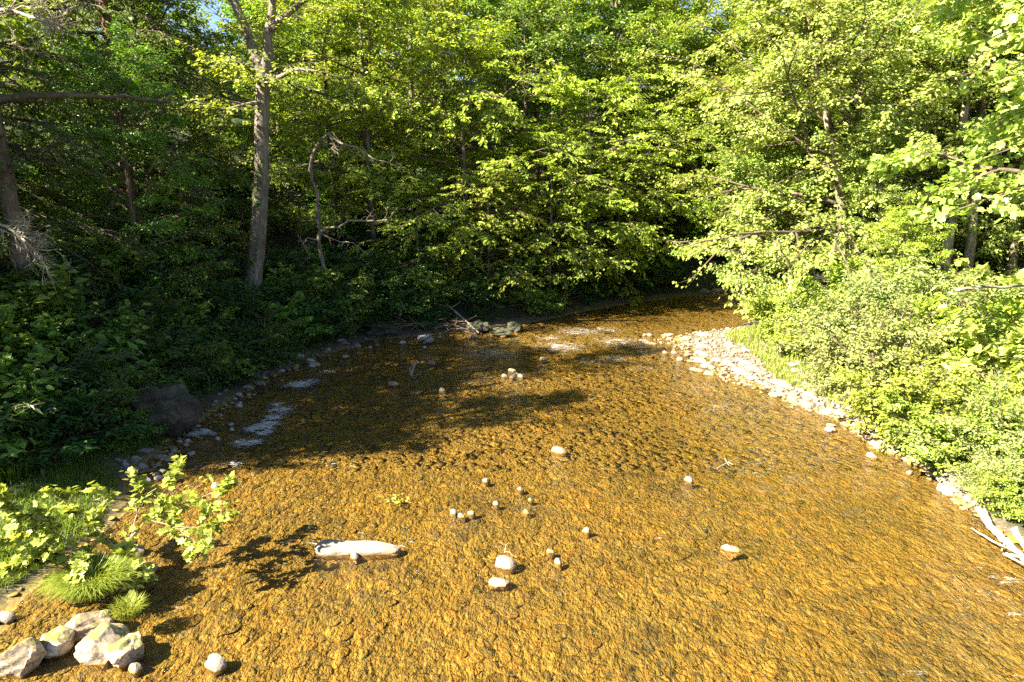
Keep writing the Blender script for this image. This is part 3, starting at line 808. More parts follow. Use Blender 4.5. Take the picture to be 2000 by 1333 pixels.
def tussock(name, loc, R, L, n, label, seed, mat='grass', bend=1.0, w=.006, cat='grass'):
    rng = np.random.default_rng(seed)
    a = rng.uniform(0, 6.28, n); r = R * np.sqrt(rng.random(n)); b = np.stack([np.cos(a) * r, np.sin(a) * r, np.zeros(n) - .02], 1)
    a2 = a + rng.normal(size=n) * .5; dirs = np.stack([np.cos(a2), np.sin(a2), np.zeros(n)], 1)
    g = Geo(); blades(g, rng, b, L * rng.uniform(.6, 1.1, n), w, bend, dirs)
    o = link(name, g.mesh(name, M[mat])); o.location = tuple(loc); tag(o, label, cat)
    return o


# ------------------------------------------------------------------ the sapling, driftwood and dead wood
def build_sapling():
    rng = np.random.default_rng(17)
    wood = Geo(); tw = []
    S = lambda l: np.array([W(*q) for q in l])
    stems = [
        ([(200, 1178, 11.0), (190, 1130, 11.05), (182, 1105, 11.1), (172, 1086, 11.15), (150, 1075, 11.1)], .020),
        ([(205, 1175, 11.0), (222, 1130, 11.1), (238, 1090, 11.3), (255, 1050, 11.5), (290, 1015, 11.7), (350, 988, 11.9), (410, 965, 12.0), (460, 946, 12.1)], .022),
        ([(255, 1050, 11.5), (268, 1005, 11.8), (290, 965, 12.1), (330, 935, 12.4), (352, 918, 12.5)], .014),
        ([(268, 1005, 11.8), (262, 970, 12.0), (268, 938, 12.2)], .010),
        ([(290, 1015, 11.7), (340, 1030, 11.4), (380, 1055, 11.1), (395, 1082, 10.9)], .011),
        ([(340, 1030, 11.4), (385, 1030, 11.3), (415, 1018, 11.3)], .008),
        ([(238, 1090, 11.3), (210, 1050, 11.5), (170, 1010, 11.8), (130, 985, 12.0), (112, 970, 12.1)], .012),
        ([(170, 1010, 11.8), (200, 985, 12.1), (205, 965, 12.2)], .008),
        ([(172, 1086, 11.15), (130, 1055, 11.0), (90, 1030, 10.9), (40, 1005, 10.8), (0, 985, 10.7)], .014),
        ([(130, 1055, 11.0), (80, 1070, 10.8), (30, 1065, 10.6), (-20, 1050, 10.5)], .010),
        ([(172, 1086, 11.15), (120, 1080, 11.0), (70, 1100, 10.8), (20, 1110, 10.6)], .010),
        ([(190, 1130, 11.05), (150, 1120, 10.9), (125, 1135, 10.8)], .008),
        ([(222, 1130, 11.1), (250, 1120, 10.9), (275, 1125, 10.85)], .008),
        ([(205, 1160, 11.0), (180, 1125, 10.8), (160, 1110, 10.7)], .008),
        ([(215, 1150, 11.0), (235, 1130, 10.8), (250, 1140, 10.7)], .007),
        ([(410, 965, 12.0), (430, 975, 11.9), (440, 990, 11.8)], .006),
        ([(350, 988, 11.9), (372, 960, 12.1), (400, 940, 12.2)], .007),
    ]
    for pts, r in stems:
        p = S(pts); n = len(p); f = np.linspace(0, 1, n * 3); p = at(p, f) + rng.normal(size=(n * 3, 3)) * .008
        tube(wood, p, np.linspace(r, r * .3, n * 3), 6)
        lg = np.linalg.norm(np.diff(p, axis=0), axis=1).sum()
        m = max(4, int(lg * 8)); fs = np.linspace(.25, 1, m); q = at(p, fs); td = unit(at(np.gradient(p, axis=0), fs))
        e = td * .6 + unit(rng.normal(size=(m, 3))) * .8 + np.array([0, 0, .15]); tw.append((q, q + unit(e) * rng.uniform(.10, .38, (m, 1))))
    A = np.concatenate([a for a, b in tw]); B = np.concatenate([b for a, b in tw])
    prisms(wood, A, B, np.full(len(A), .005), np.full(len(A), .002))
    g = Geo(); leaf_out(g, rng, tw, 3000, .108, MAPLE, .045, .15, .8, var=.35)
    root = empty('sycamore_sapling', (0, 0, 0))
    link('stem', wood.mesh('stem', M['dead'], True), root); link('foliage', g.mesh('foliage', M['leaf_sapling']), root)
    tag(root, 'leafy sycamore sapling leaning over the water from the grass tussock', 'sapling')
    p = W(190, 1195, 10.75)
    tussock('grass_tussock', (p[0], p[1], .34), .46, .62, 2600, 'shaggy green grass tussock on the boulders under the sapling', 3, 'grass_mid', 1.1, .006)
    p = W(255, 1252, 9.95)
    tussock('grass_tuft', (p[0], p[1] + .05, .33), .2, .32, 420, 'small grass cap growing on top of the rounded boulder', 4, 'grass_mid', .8, .006)
    p = G(1935, 975)
    tussock('reed_clump', p, .4, .95, 330, 'upright bright green reeds at the shore beside the driftwood', 5, 'grass_mid', .75, .011, 'reeds')
    p = G(1905, 905)
    tussock('reed_clump', p, .35, .8, 200, 'shorter reeds behind the upright reeds under the lime bush', 6, 'grass_mid', .8, .010, 'reeds')
    for i, (x, y, l) in enumerate([(40, 905, 'drooping dark grass clump at the top of the near bank'), (10, 930, 'drooping dark grass clump nearest the frame edge on the near bank')]):
        p = G(x, y); tussock('grass_clump', p, .5, .75, 500, l, 20 + i, 'grass', 1.0, .01)
    # weed standing in the water
    p = P(770, 980); rr = np.random.default_rng(2); q = Geo(); n = 34
    b = np.stack([rr.normal(size=n) * .16, rr.normal(size=n) * .12, rr.uniform(0, .08, n)], 1); a = rr.uniform(0, 6.28, n)
    leaves(q, b, np.stack([np.cos(a), np.sin(a), a * 0 + .3], 1), np.array([0, 0, 1]) + rr.normal(size=(n, 3)) * .3, .07 + .06 * rr.random(n), OVAL)
    o = link('water_weed', q.mesh('water_weed', M['leaf_lime'])); o.location = (p[0], p[1], .0); tag(o, 'small lime green weed poking out of the water midstream', 'plant')


def wood_thing(name, sticks, label, cat, mat='drift', seed=1, part=None, group=None):
    rng = np.random.default_rng(seed); g = Geo()
    for p, r0, r1 in sticks:
        p = np.asarray(p, float); n = max(len(p) * 4, 8); q = at(p, np.linspace(0, 1, n)) + rng.normal(size=(n, 3)) * r0 * .12
        tube(g, q, np.linspace(r0, r1, n), 8 if r0 > .03 else 5, rng, .06)
    o = link(name, g.mesh(name, M[mat], True)); tag(o, label, cat, group)
    return o


def build_wood():
    w = lambda *q: np.array([W(*a) for a in q])
    def wz(*q): return np.array([P(x, y, z) for x, y, z in q])
    wood_thing('driftwood_log', [(wz((1912, 992, .05), (1935, 1030, .12), (1965, 1058, .16), (2010, 1102, .15)), .085, .06), (wz((1935, 1030, .12), (1930, 1012, .2), (1923, 995, .22)), .05, .03),
                                 (wz((1958, 1052, .14), (1962, 1062, .1), (1956, 1075, .02)), .03, .015)], 'thick forked bleached driftwood log grounded at the shore', 'driftwood', seed=2)
    wood_thing('driftwood_branch', [(wz((1897, 1032, .02), (1940, 1058, .10), (1985, 1080, .2), (2020, 1095, .25)), .025, .02), (wz((1965, 1083, .05), (2010, 1092, .2)), .04, .03), (wz((1960, 1082, .05), (2005, 1105, .12)), .03, .02)],
               'long thin bleached branch lying in the water below the driftwood log', 'driftwood', seed=3)
    wood_thing('driftwood_branch', [(wz((1978, 1035, .25), (1995, 1060, .15), (2010, 1085, .1)), .05, .03), (wz((1985, 1030, .45), (1992, 1050, .25), (2012, 1075, .2)), .03, .03)], 'short stubby pale branch behind the driftwood log', 'driftwood', seed=4)
    wood_thing('driftwood_stick', [(wz((1942, 996, .03), (1963, 1017, .05)), .03, .02)], 'short pale stick afloat between reeds and driftwood log', 'stick', seed=5)
    wood_thing('driftwood_stub', [(wz((803, 735, 0), (806, 722, .2), (814, 704, .5)), .06, .03), (wz((803, 733, 0), (800, 722, .22), (808, 708, .45)), .035, .02), (wz((803, 735, 0), (818, 732, .1), (824, 730, .12)), .02, .01), (wz((803, 735, 0), (812, 740, .02)), .02, .01)],
               'forked grey driftwood stub sticking up from the shaded water', 'driftwood', 'dead', 6)
    p = P(985, 1088); wood_thing('twig', [([p + (0, .05, .05), p + (.03, .08, .20), p + (-.07, .09, .26)], .007, .003), ([p + (.03, .08, .20), p + (.08, .08, .27)], .005, .003), ([p + (0, .05, .08), p + (.1, -.02, .12), p + (.19, -.05, .03)], .007, .004)],
                                      'dry twig caught on the blocky midstream rock', 'twig', 'drift', 7)
    wood_thing('floating_twigs', [(wz((1400, 915, .01), (1422, 903, .03), (1440, 895, .04)), .009, .004), (wz((1415, 895, .03), (1424, 910, .02)), .01, .005), (wz((1422, 903, .03), (1432, 908, .02)), .01, .005)], 'small pale forked twig caught in the open creek', 'twig', 'drift', 8)
    g = lambda x, y, dz=0: G(x, y) + np.array([0, 0, dz])
    wood_thing('fallen_branch', [([g(850, 615, .6), g(880, 625, .6), g(905, 640, .5), g(935, 655, .1)], .07, .04), ([g(880, 625, .6), g(900, 622, .9)], .03, .015)], 'bare fallen branch slanting down the shaded bank to the water', 'branch', 'dead', 9)
    rng = np.random.default_rng(5)
    for i, (x0, y0, sx, sy, n, l) in enumerate([(815, 645, 60, 12, 46, 'tangled heap of dead brush at the shaded waterline'), (1065, 600, 65, 14, 50, 'brown tangle of dead brush hanging over the far water edge'), (880, 648, 30, 8, 20, 'small heap of dead sticks beside the bend boulder')]):
        st = []
        for k in range(n):
            a = G(x0 + rng.normal() * sx * .5, y0 + rng.normal() * sy * .5) + np.array([0, 0, rng.uniform(.1, .6)])
            d = rng.normal(size=3) * np.array([1, .5, .3]); b = a + unit(d) * rng.uniform(.5, 1.6); st.append(([a, (a + b) / 2 + rng.normal(size=3) * .06, b], .02, .008))
        for dy in (-.5, 0, .5):
            a, m_, b = G(x0 - sx * 1.1, y0 + dy * sy), G(x0, y0 + dy * sy * .6), G(x0 + sx * 1.1, y0 - dy * sy)
            st.append(([a + (0, 0, .25), m_ + (0, 0, .35), b + (0, 0, .2)], .03, .012))
        wood_thing('brush_pile', st, l, 'brush pile', 'bark_red' if i == 1 else 'bark_brown', 30 + i)
    wood_thing('dead_limb', [(w((1868, 568, 20), (1920, 560, 20.2), (1960, 562, 20.5), (2020, 556, 21)), .06, .03), (w((1868, 568, 20), (1890, 562, 19.8), (1930, 570, 19.7)), .04, .02)], 'bare grey limb lying across the shrubs below the twin trunks', 'branch', 'dead', 12)


def twiggy(rng, g, start, d, L, depth, r, wob=.25, spread=.7):
    p = path(start, d, L, 5, rng, 0, wob)
    tube(g, p, np.linspace(r, r * .45, 6), 5 if r > .02 else 3)
    if depth <= 0: return
    for k in range(4 if depth > 1 else 5):
        f = rng.uniform(.3, 1.0); q = at(p, np.array([f]))[0]; t = unit(p[-1] - p[0])
        twiggy(rng, g, q, t + rng.normal(size=3) * spread, L * rng.uniform(.35, .65), depth - 1, r * .5, wob, spread)


def build_dead():
    # crooked dead tree beside the big trunk
    rng = np.random.default_rng(71); g = Geo(); b = G(640, 600)
    D = 34.0
    tp = np.array([[W(640, 560, D)[0], D, b[2] - 1.0], W(632, 520, D), W(622, 470, D), W(624, 440, D), W(618, 405, D), W(622, 385, D), W(610, 350, D), W(606, 320, D), W(616, 290, D), W(640, 262, D)])
    tp = at(tp, np.linspace(0, 1, 28)) + rng.normal(size=(28, 3)) * .03
    tube(g, tp, np.linspace(.11, .07, 28), 8, rng, .10)
    br = Geo()
    for pts, r in [([(622, 455, D), (640, 445, 33.8), (662, 444, 33.6), (685, 430, 33.4), (720, 432, 33.3), (760, 430, 33.2), (775, 405, 33.2)], .07), ([(640, 262, D), (665, 280, 33.7), (700, 290, 33.5), (730, 310, 33.4), (770, 322, 33.3)], .06),
                   ([(640, 262, D), (655, 285, 33.8), (640, 295, 33.7)], .04), ([(622, 455, D), (655, 470, 33.7), (690, 475, 33.5), (715, 495, 33.4)], .04), ([(625, 470, D), (600, 465, 33.7), (590, 480, 33.6), (605, 495, 33.6)], .03), ([(606, 320, D), (570, 330, 33.7), (540, 320, 33.5)], .03)]:
        p = at(np.array([W(*q) for q in pts]), np.linspace(0, 1, len(pts) * 4)) + rng.normal(size=(len(pts) * 4, 3)) * .02
        tube(br, p, np.linspace(r, r * .35, len(p)), 6)
        for k in range(9):
            twiggy(rng, br, p[rng.integers(3, len(p))], rng.normal(size=3) + np.array([0, 0, -.3]), rng.uniform(.4, .9), 1, .012)
    root = empty('dead_tree', (0, 0, 0)); link('trunk', g.mesh('trunk', M['bark_grey'], True), root); link('branches', br.mesh('branches', M['dead'], True), root)
    tag(root, 'crooked bare dead tree with drooping twisted branches beside the big grey trunk', 'tree')


# ------------------------------------------------------------------ trees
def put(proto, x, y, sc, rz, label, group=None, used={}, z=None, cat='tree', tilt=None):
    if proto.name not in used: used[proto.name] = 1; o = proto
    else: o = copy_tree(proto)
    o.location = (x, y, (zat(x, y) if z is None else z)); o.rotation_euler = (tilt[0] if tilt else 0, tilt[1] if tilt else 0, rz); o.scale = (sc,) * 3
    tag(o, label, cat, group)
    return o


def build_trees():
    B, S = M['bark_grey'], M['bark_sycamore']
    mp = [grow(100 + i, 14 + i, 4.8 + .3 * i, .14, 32, 26000, .19, OVAL, (M['bark_brown'] if i % 2 else B, M[['leaf_maple', 'leaf_deep', 'leaf_maple', 'leaf_maple'][i]]), 'maple_tree', rt=.20, ehi=65, up=.1, drop=.12, bottom=.75) for i in range(4)]
    sy = [grow(200 + i, 17 + i, 5.6, .14, 34, 34000, .20, KITE, (S, M['leaf_sycamore']), 'sycamore_tree', rt=.28, lean=(-.05 * i, 0), up=.2, drop=.05, bottom=.8) for i in range(3)]
    hl = [grow(300 + i, 15 + 2 * i, 4.6, .22, 28, 18000, .22, KITE, (M['bark_brown'], M[['leaf_maple', 'leaf_deep'][i]]), 'hillside_tree', rt=.2, up=.2, bottom=.7, nsub=6, ntw=5) for i in range(2)]
    hm = grow(400, 18, 4.6, .12, 56, 52000, .19, LONG, (M['bark_red'], M['needle']), 'hemlock_tree', rt=.36, elo=-5, ehi=25, up=-.1, drop=.22, top=.12, bottom=1.0, nsub=9, ntw=7, flat=.15, jit=.05, upn=1.0)
    lean = grow(500, 15.5, 6.6, .20, 40, 42000, .20, KITE, (S, M['leaf_sycamore']), 'sycamore_tree', rt=.30, lean=(-.24, -.03), up=.12, drop=.18, bias=(-.35, -.2), bottom=.9)
    near = grow(510, 14.5, 5.2, .42, 28, 30000, .155, MAPLE, (S, M['leaf_sycamore']), 'sycamore_tree', rt=.28, lean=(-.06, 0), up=.2, drop=.12, bottom=.9)
    spr = grow(520, 12.5, 5.6, .12, 36, 20000, .23, OVAL, (B, M['leaf_maple']), 'maple_tree', rt=.16, ehi=55, up=-.1, drop=.25, flat=.18, jit=.07, upn=1.1, bottom=.95, bias=(0, -.25))

    bare = grow(540, 18, 4.6, .50, 24, 17000, .20, KITE, (S, M['leaf_sycamore']), 'sycamore_tree', rt=.34, up=.2, bottom=.7)
    # ---- right bank
    put(lean, 18.6, 37.2, 1.0, 0, 'leaning sycamore whose leafy boughs overhang the water at the bend')
    put(bare, 22.9, 36.2, 1.0, .6, 'sycamore with thick flaking trunk, the thicker of the twin trunks behind the shrubs')
    put(bare, 24.5, 36.8, .86, 2.1, 'sycamore with slimmer pale trunk next to the thick flaking one')
    put(sy[2], 20.5, 42.0, 1.0, 1.1, 'tall yellow-green sycamore rising straight behind the leaning sycamore')
    put(sy[0], 15.2, 41.5, .78, 3.4, 'slim sycamore with trunk half hidden beside the leaning sycamore')
    put(sy[1], 29.0, 33.0, .95, 4.0, 'broad sycamore beyond the slimmer pale trunk at the frame edge')
    put(near, 14.6, 15.8, 1.0, 0, 'big-leaved sycamore whose near crown hangs into the top corner above the lime bushes')
    for i, (x, y, s) in enumerate([(27, 42, 1.05), (33, 40, 1.1), (24.5, 49, 1.0), (30, 50, 1.1), (37, 47, 1.15), (38, 36, 1.0), (44, 42, 1.1), (26, 58, 1.2), (35, 60, 1.2), (45, 56, 1.2), (27.5, 37.5, .9), (31.5, 44.5, 1.0), (22.0, 46.0, .95), (18.0, 33.5, .5), (33.5, 34.5, .95)]):
        put(sy[i % 3], x, y, s, i * 1.9, 'yellow-green sycamore in the sunlit stand behind the twin trunks', 'sycamores of the sunlit stand')
    put(mp[0], 17.0, 29.8, .38, 1.0, 'young maple with pinnate sprays between the silver bush and the twin trunks')
    # ---- the far bank, middle
    put(spr, -2.9, 43.0, 1.0, 0, 'maple with pale upright trunk and layered sprays on the far bank, mid picture')
    put(spr, 4.9, 45.2, 1.0, 2.6, 'maple with bright low boughs drooping to the water just before the bend')
    put(mp[2], -8.2, 40.5, .95, 1.7, 'shaded maple directly behind the crooked dead tree')
    put(mp[1], 1.0, 49.0, 1.0, .4, 'deep green maple between the two layered maples and a little behind them')
    put(mp[3], 9.8, 53.0, .95, 2.2, 'maple above the dark opening where the creek bends away')
    put(mp[0], 15.0, 56.0, 1.0, 5.0, 'maple beyond the bend behind the leaning sycamore')
    put(mp[2], -7.0, 50.0, 1.1, 3.3, 'lime-tinted maple high above the crooked dead tree')
    for i, (x, y, sc, l) in enumerate([(-19.0, 46.0, .48, 'small maple on the hillside just beyond the big grey trunk'), (-15.0, 49.5, .6, 'small maple uphill between the grey trunk and the dead tree'), (-22.5, 52.0, .5, 'small maple higher up the hillside under the sky gap'),
                                       (-12.5, 46.5, .6, 'small maple filling the gap above the dead tree'), (-19.5, 58.0, .55, 'small maple highest on the hillside beside the sky gap')]):
        put(mp[i % 4], x, y, sc, i * 1.7, l)
    for i, (x, y, sc, l) in enumerate([(-1.4, 39.6, .5, 'low maple with bright sprays near the water below the pale upright trunk'), (2.3, 42.0, .76, 'maple leaning its sprays over the riffle before the bend'), (7.4, 47.6, .62, 'low maple at the water edge under the dark opening'), (-5.2, 38.0, .45, 'low maple above the heap of dead brush')]):
        put(spr, x, y, sc, i * 1.9 + .7, l)
    # ---- the hill wood
    k = 0; g = np.random.default_rng(8)
    for row, (y0, st) in enumerate([(56, 6.2), (66, 6.8), (78, 7.5), (92, 9)]):
        x = -62 + row * 2.5
        while x < 60:
            xx, yy = x + g.normal() * 1.2, y0 + g.normal() * 2 + .10 * abs(x)
            px = 1000 + 1333 * xx / (yy * .98)
            d, s = creek(xx, yy)
            ok = d[0] > 3 and not (300 < px < 520)
            if ok and -500 < px < 2500:
                put((hl + [mp[3], mp[0]])[k % 4], xx, yy, g.uniform(.9, 1.25), g.uniform(0, 6.28), 'broadleaf tree deep in the sunlit hillside wood behind the bank trees', 'trees of the hillside wood'); k += 1
            x += st
    for i, (px, y, sc) in enumerate([(325, 52, .45), (385, 54, .28), (430, 54, .25), (475, 54, .28), (350, 66, .4), (415, 58, .25), (455, 60, .25), (310, 60, .6), (520, 62, .6)]):
        put(hl[i % 2], (px - 1000) / 1333 * y, y, sc, i * 2.0, 'smaller broadleaf tree on the hillside under the sky gap beside the big grey trunk', 'small trees under the sky gap')
    tall = grow(530, 17, 3.0, .52, 18, 5200, .20, OVAL, (M['bark_brown'], M['leaf_maple']), 'broadleaf_tree', rt=.26, up=.2, bottom=.6, nsub=6, ntw=5)
    put(tall, -14.6, 20.4, 1.0, 0, 'tall tree with bare brown trunk and high crown near the frame edge')
    put(tall, -14.2, 15.3, .80, 2.0, 'tall tree with high crown just beyond the frame edge above the near bank')
    put(tall, -17.2, 14.0, .85, 4.0, 'tall high-crowned tree farther up the near bank beyond the frame edge')
    # ---- left bank
    put(hm, -16.6, 21.8, .78, .3, 'hemlock with reddish trunk at the shaded frame edge')
    put(hm, -17.6, 32.0, .95, 2.0, 'hemlock with dark drooping fronds behind the big grey trunk')
    put(mp[1], -14.2, 26.0, .62, 1.0, 'small dark maple on the slope between the hemlock and the big grey trunk')
    put(mp[1], -18.6, 36.0, 1.0, 4.1, 'deep green maple on the slope beyond the hemlock')
    put(mp[3], -10.8, 42.5, 1.0, 5.5, 'maple with sunlit top behind the big grey trunk')
    put(mp[0], -24.0, 41.0, .9, 2.9, 'maple on the upper slope beyond the deep green maple')
    for i, (x, y, s) in enumerate([(-19, 17.2, .66), (-20, 12.2, .7), (-22, 16.0, .8), (-25, 22, .7), (-24, 28, .7), (-21.5, 25, .65), (-27, 33, .7), (-30, 44, .8)]):
        put([mp[1], hl[1], mp[2]][i % 3], x, y, s, i * 2.2, 'shaded broadleaf tree high on the wooded slope at the frame edge', 'trees of the shaded slope')

    # ---- the big grey trunk
    rng = np.random.default_rng(91); D = 29.4; b = G(492, 592)
    D = b[1]; base = np.array([b[0], D, b[2] - .5])
    pts = np.array([base, W(492, 570, D), W(500, 500, D), W(507, 420, D), W(512, 330, D), W(511, 250, D + .1), W(513, 190, D + .2), W(514, 150, D + .3)])
    n = 26; f = np.linspace(0, 1, n); tp = at(pts, f); s = mpp(np.array([b[0], D, 7]))
    rad = np.interp(f, [0, .06, .2, .5, 1], [22, 18, 15.5, 13, 11.5]) * s
    wood = Geo(); tube(wood, tp, rad, 16, rng, .03)
    lg = Geo(); tw = []
    for q, r in [([(514, 155, D + .3), (500, 110, D + .4), (480, 60, D + .5), (458, 5, D + .6), (440, -60, D + .8), (420, -140, D + 1)], 11), ([(514, 155, D + .3), (524, 110, D + .2), (522, 70, D), (531, 30, D), (536, -40, D), (545, -140, D)], 10),
                 ([(524, 60, D), (560, 30, D - .3), (600, -5, D - .6), (650, -50, D - 1)], 7), ([(514, 150, D + .3), (545, 152, D - .4), (580, 135, D - .9), (620, 140, D - 1.2)], 5), ([(511, 200, D), (480, 205, D - .6), (440, 215, D - 1.2), (380, 200, D - 1.6)], 4),
                 ([(458, 5, D + .6), (400, -40, D), (340, -60, D - 1)], 5), ([(536, -40, D), (600, -110, D + 1), (680, -160, D + 1)], 6), ([(440, -60, D + .8), (470, -150, D + 2)], 6), ([(512, 170, D), (490, 140, D - 1), (470, 120, D - 1.6)], 3.5)]:
        p = at(np.array([W(*a) for a in q]), np.linspace(0, 1, 14)); tube(wood, p, np.linspace(r * s, r * s * .4, 14), 9, rng, .04)
        spray(rng, p, 5.0, 8, 6, wood, tw, .03, .3)
    A = np.concatenate([a for a, b_ in tw]); Bq = np.concatenate([b_ for a, b_ in tw]); prisms(wood, A, Bq, np.full(len(A), .012), np.full(len(A), .005))
    leaf_out(lg, rng, tw, 3600, .18, OVAL, .12)
    root = empty('grey_tree', (0, 0, 0)); link('trunk', wood.mesh('trunk', B, True), root); link('crown', lg.mesh('crown', M['leaf_maple']), root)
    iv = Geo(); m = 1500; ff = rng.uniform(.02, .62, m) ** 1.0; c = at(tp, ff); aa = rng.uniform(1.6, 4.9, m); rr = np.interp(ff, f, rad) + .03
    keep = noise2(aa * 1.2, ff * 18, .9, 5) > -.1; c, aa, rr = c[keep], aa[keep], rr[keep]
    dv = np.stack([np.cos(aa), np.sin(aa), np.zeros(len(aa))], 1)
    leaves(iv, c + dv * rr[:, None], np.stack([-dv[:, 1], dv[:, 0], np.full(len(aa), -.8)], 1) + rng.normal(size=(len(aa), 3)) * .4, dv + rng.normal(size=(len(aa), 3)) * .3, .09 + .08 * rng.random(len(aa)), OVAL)
    link('ivy', iv.mesh('ivy', M['leaf_dark']), root)
    tag(root, 'big grey tree with tall bare forked trunk standing on the shaded bank', 'tree')

    # ---- dead twigs and the bare limb at the frame edge belong to a half dead tree standing just outside
    rng = np.random.default_rng(33); D = 18.5; tr = Geo(); tb = np.array([W(-70, 700, D)[0], D, zat(W(-70, 700, D)[0], D) - .4])
    top = np.array([W(-60, 60, D), W(-60, -60, D + .2)])
    tp = at(np.concatenate([[tb], [W(-66, 400, D)], top]), np.linspace(0, 1, 16)); tube(tr, tp, np.linspace(.26, .12, 16), 9, rng, .05)
    root = empty('half_dead_tree', (0, 0, 0)); link('trunk', tr.mesh('trunk', M['bark_brown'], True), root)
    for q, ln in [(((-62, 20), (20, 20), (80, 40)), 5), (((-62, 440), (10, 440), (60, 480)), 4)]:
        g2 = Geo(); p = at(np.array([W(a, b_, D - .4 * i) for i, (a, b_) in enumerate(q)]), np.linspace(0, 1, 12)); tube(g2, p, np.linspace(.06, .025, 12), 6)
        for j in range(17):
            st = p[rng.integers(3, 12)]; twiggy(rng, g2, st, np.array([.8, -.2, rng.normal() * .45 - (.5 if ln == 4 else .05)]), rng.uniform(.6, 1.15), 2, .018, .22, .55)
        o = link('dead_branch', g2.mesh('dead_branch', M['drift'], True), root)
        o['label'] = 'spray of bare pale twigs ' + ('at the top corner' if ln == 5 else 'drooping halfway down the frame edge')
    g2 = Geo(); p = at(np.array([W(-60, 196, D), W(40, 190, D + 1.5), W(120, 184, D + 2.5), W(210, 189, D + 3.5), W(280, 193, D + 4), W(335, 202, D + 4.5)]), np.linspace(0, 1, 14)) + rng.normal(size=(14, 3)) * .03; tube(g2, p, np.linspace(.10, .045, 14), 8, rng, .06)
    for j in range(7): twiggy(rng, g2, p[rng.integers(4, 14)], np.array([.6, .2, rng.normal() * .7]), rng.uniform(.4, .9), 1, .014)
    o = link('bare_limb', g2.mesh('bare_limb', M['limb'], True), root); o['label'] = 'long dark bare limb reaching level toward the grey trunk'
    tag(root, 'half dead tree at the frame edge with bare pale twigs and a long level limb', 'tree')


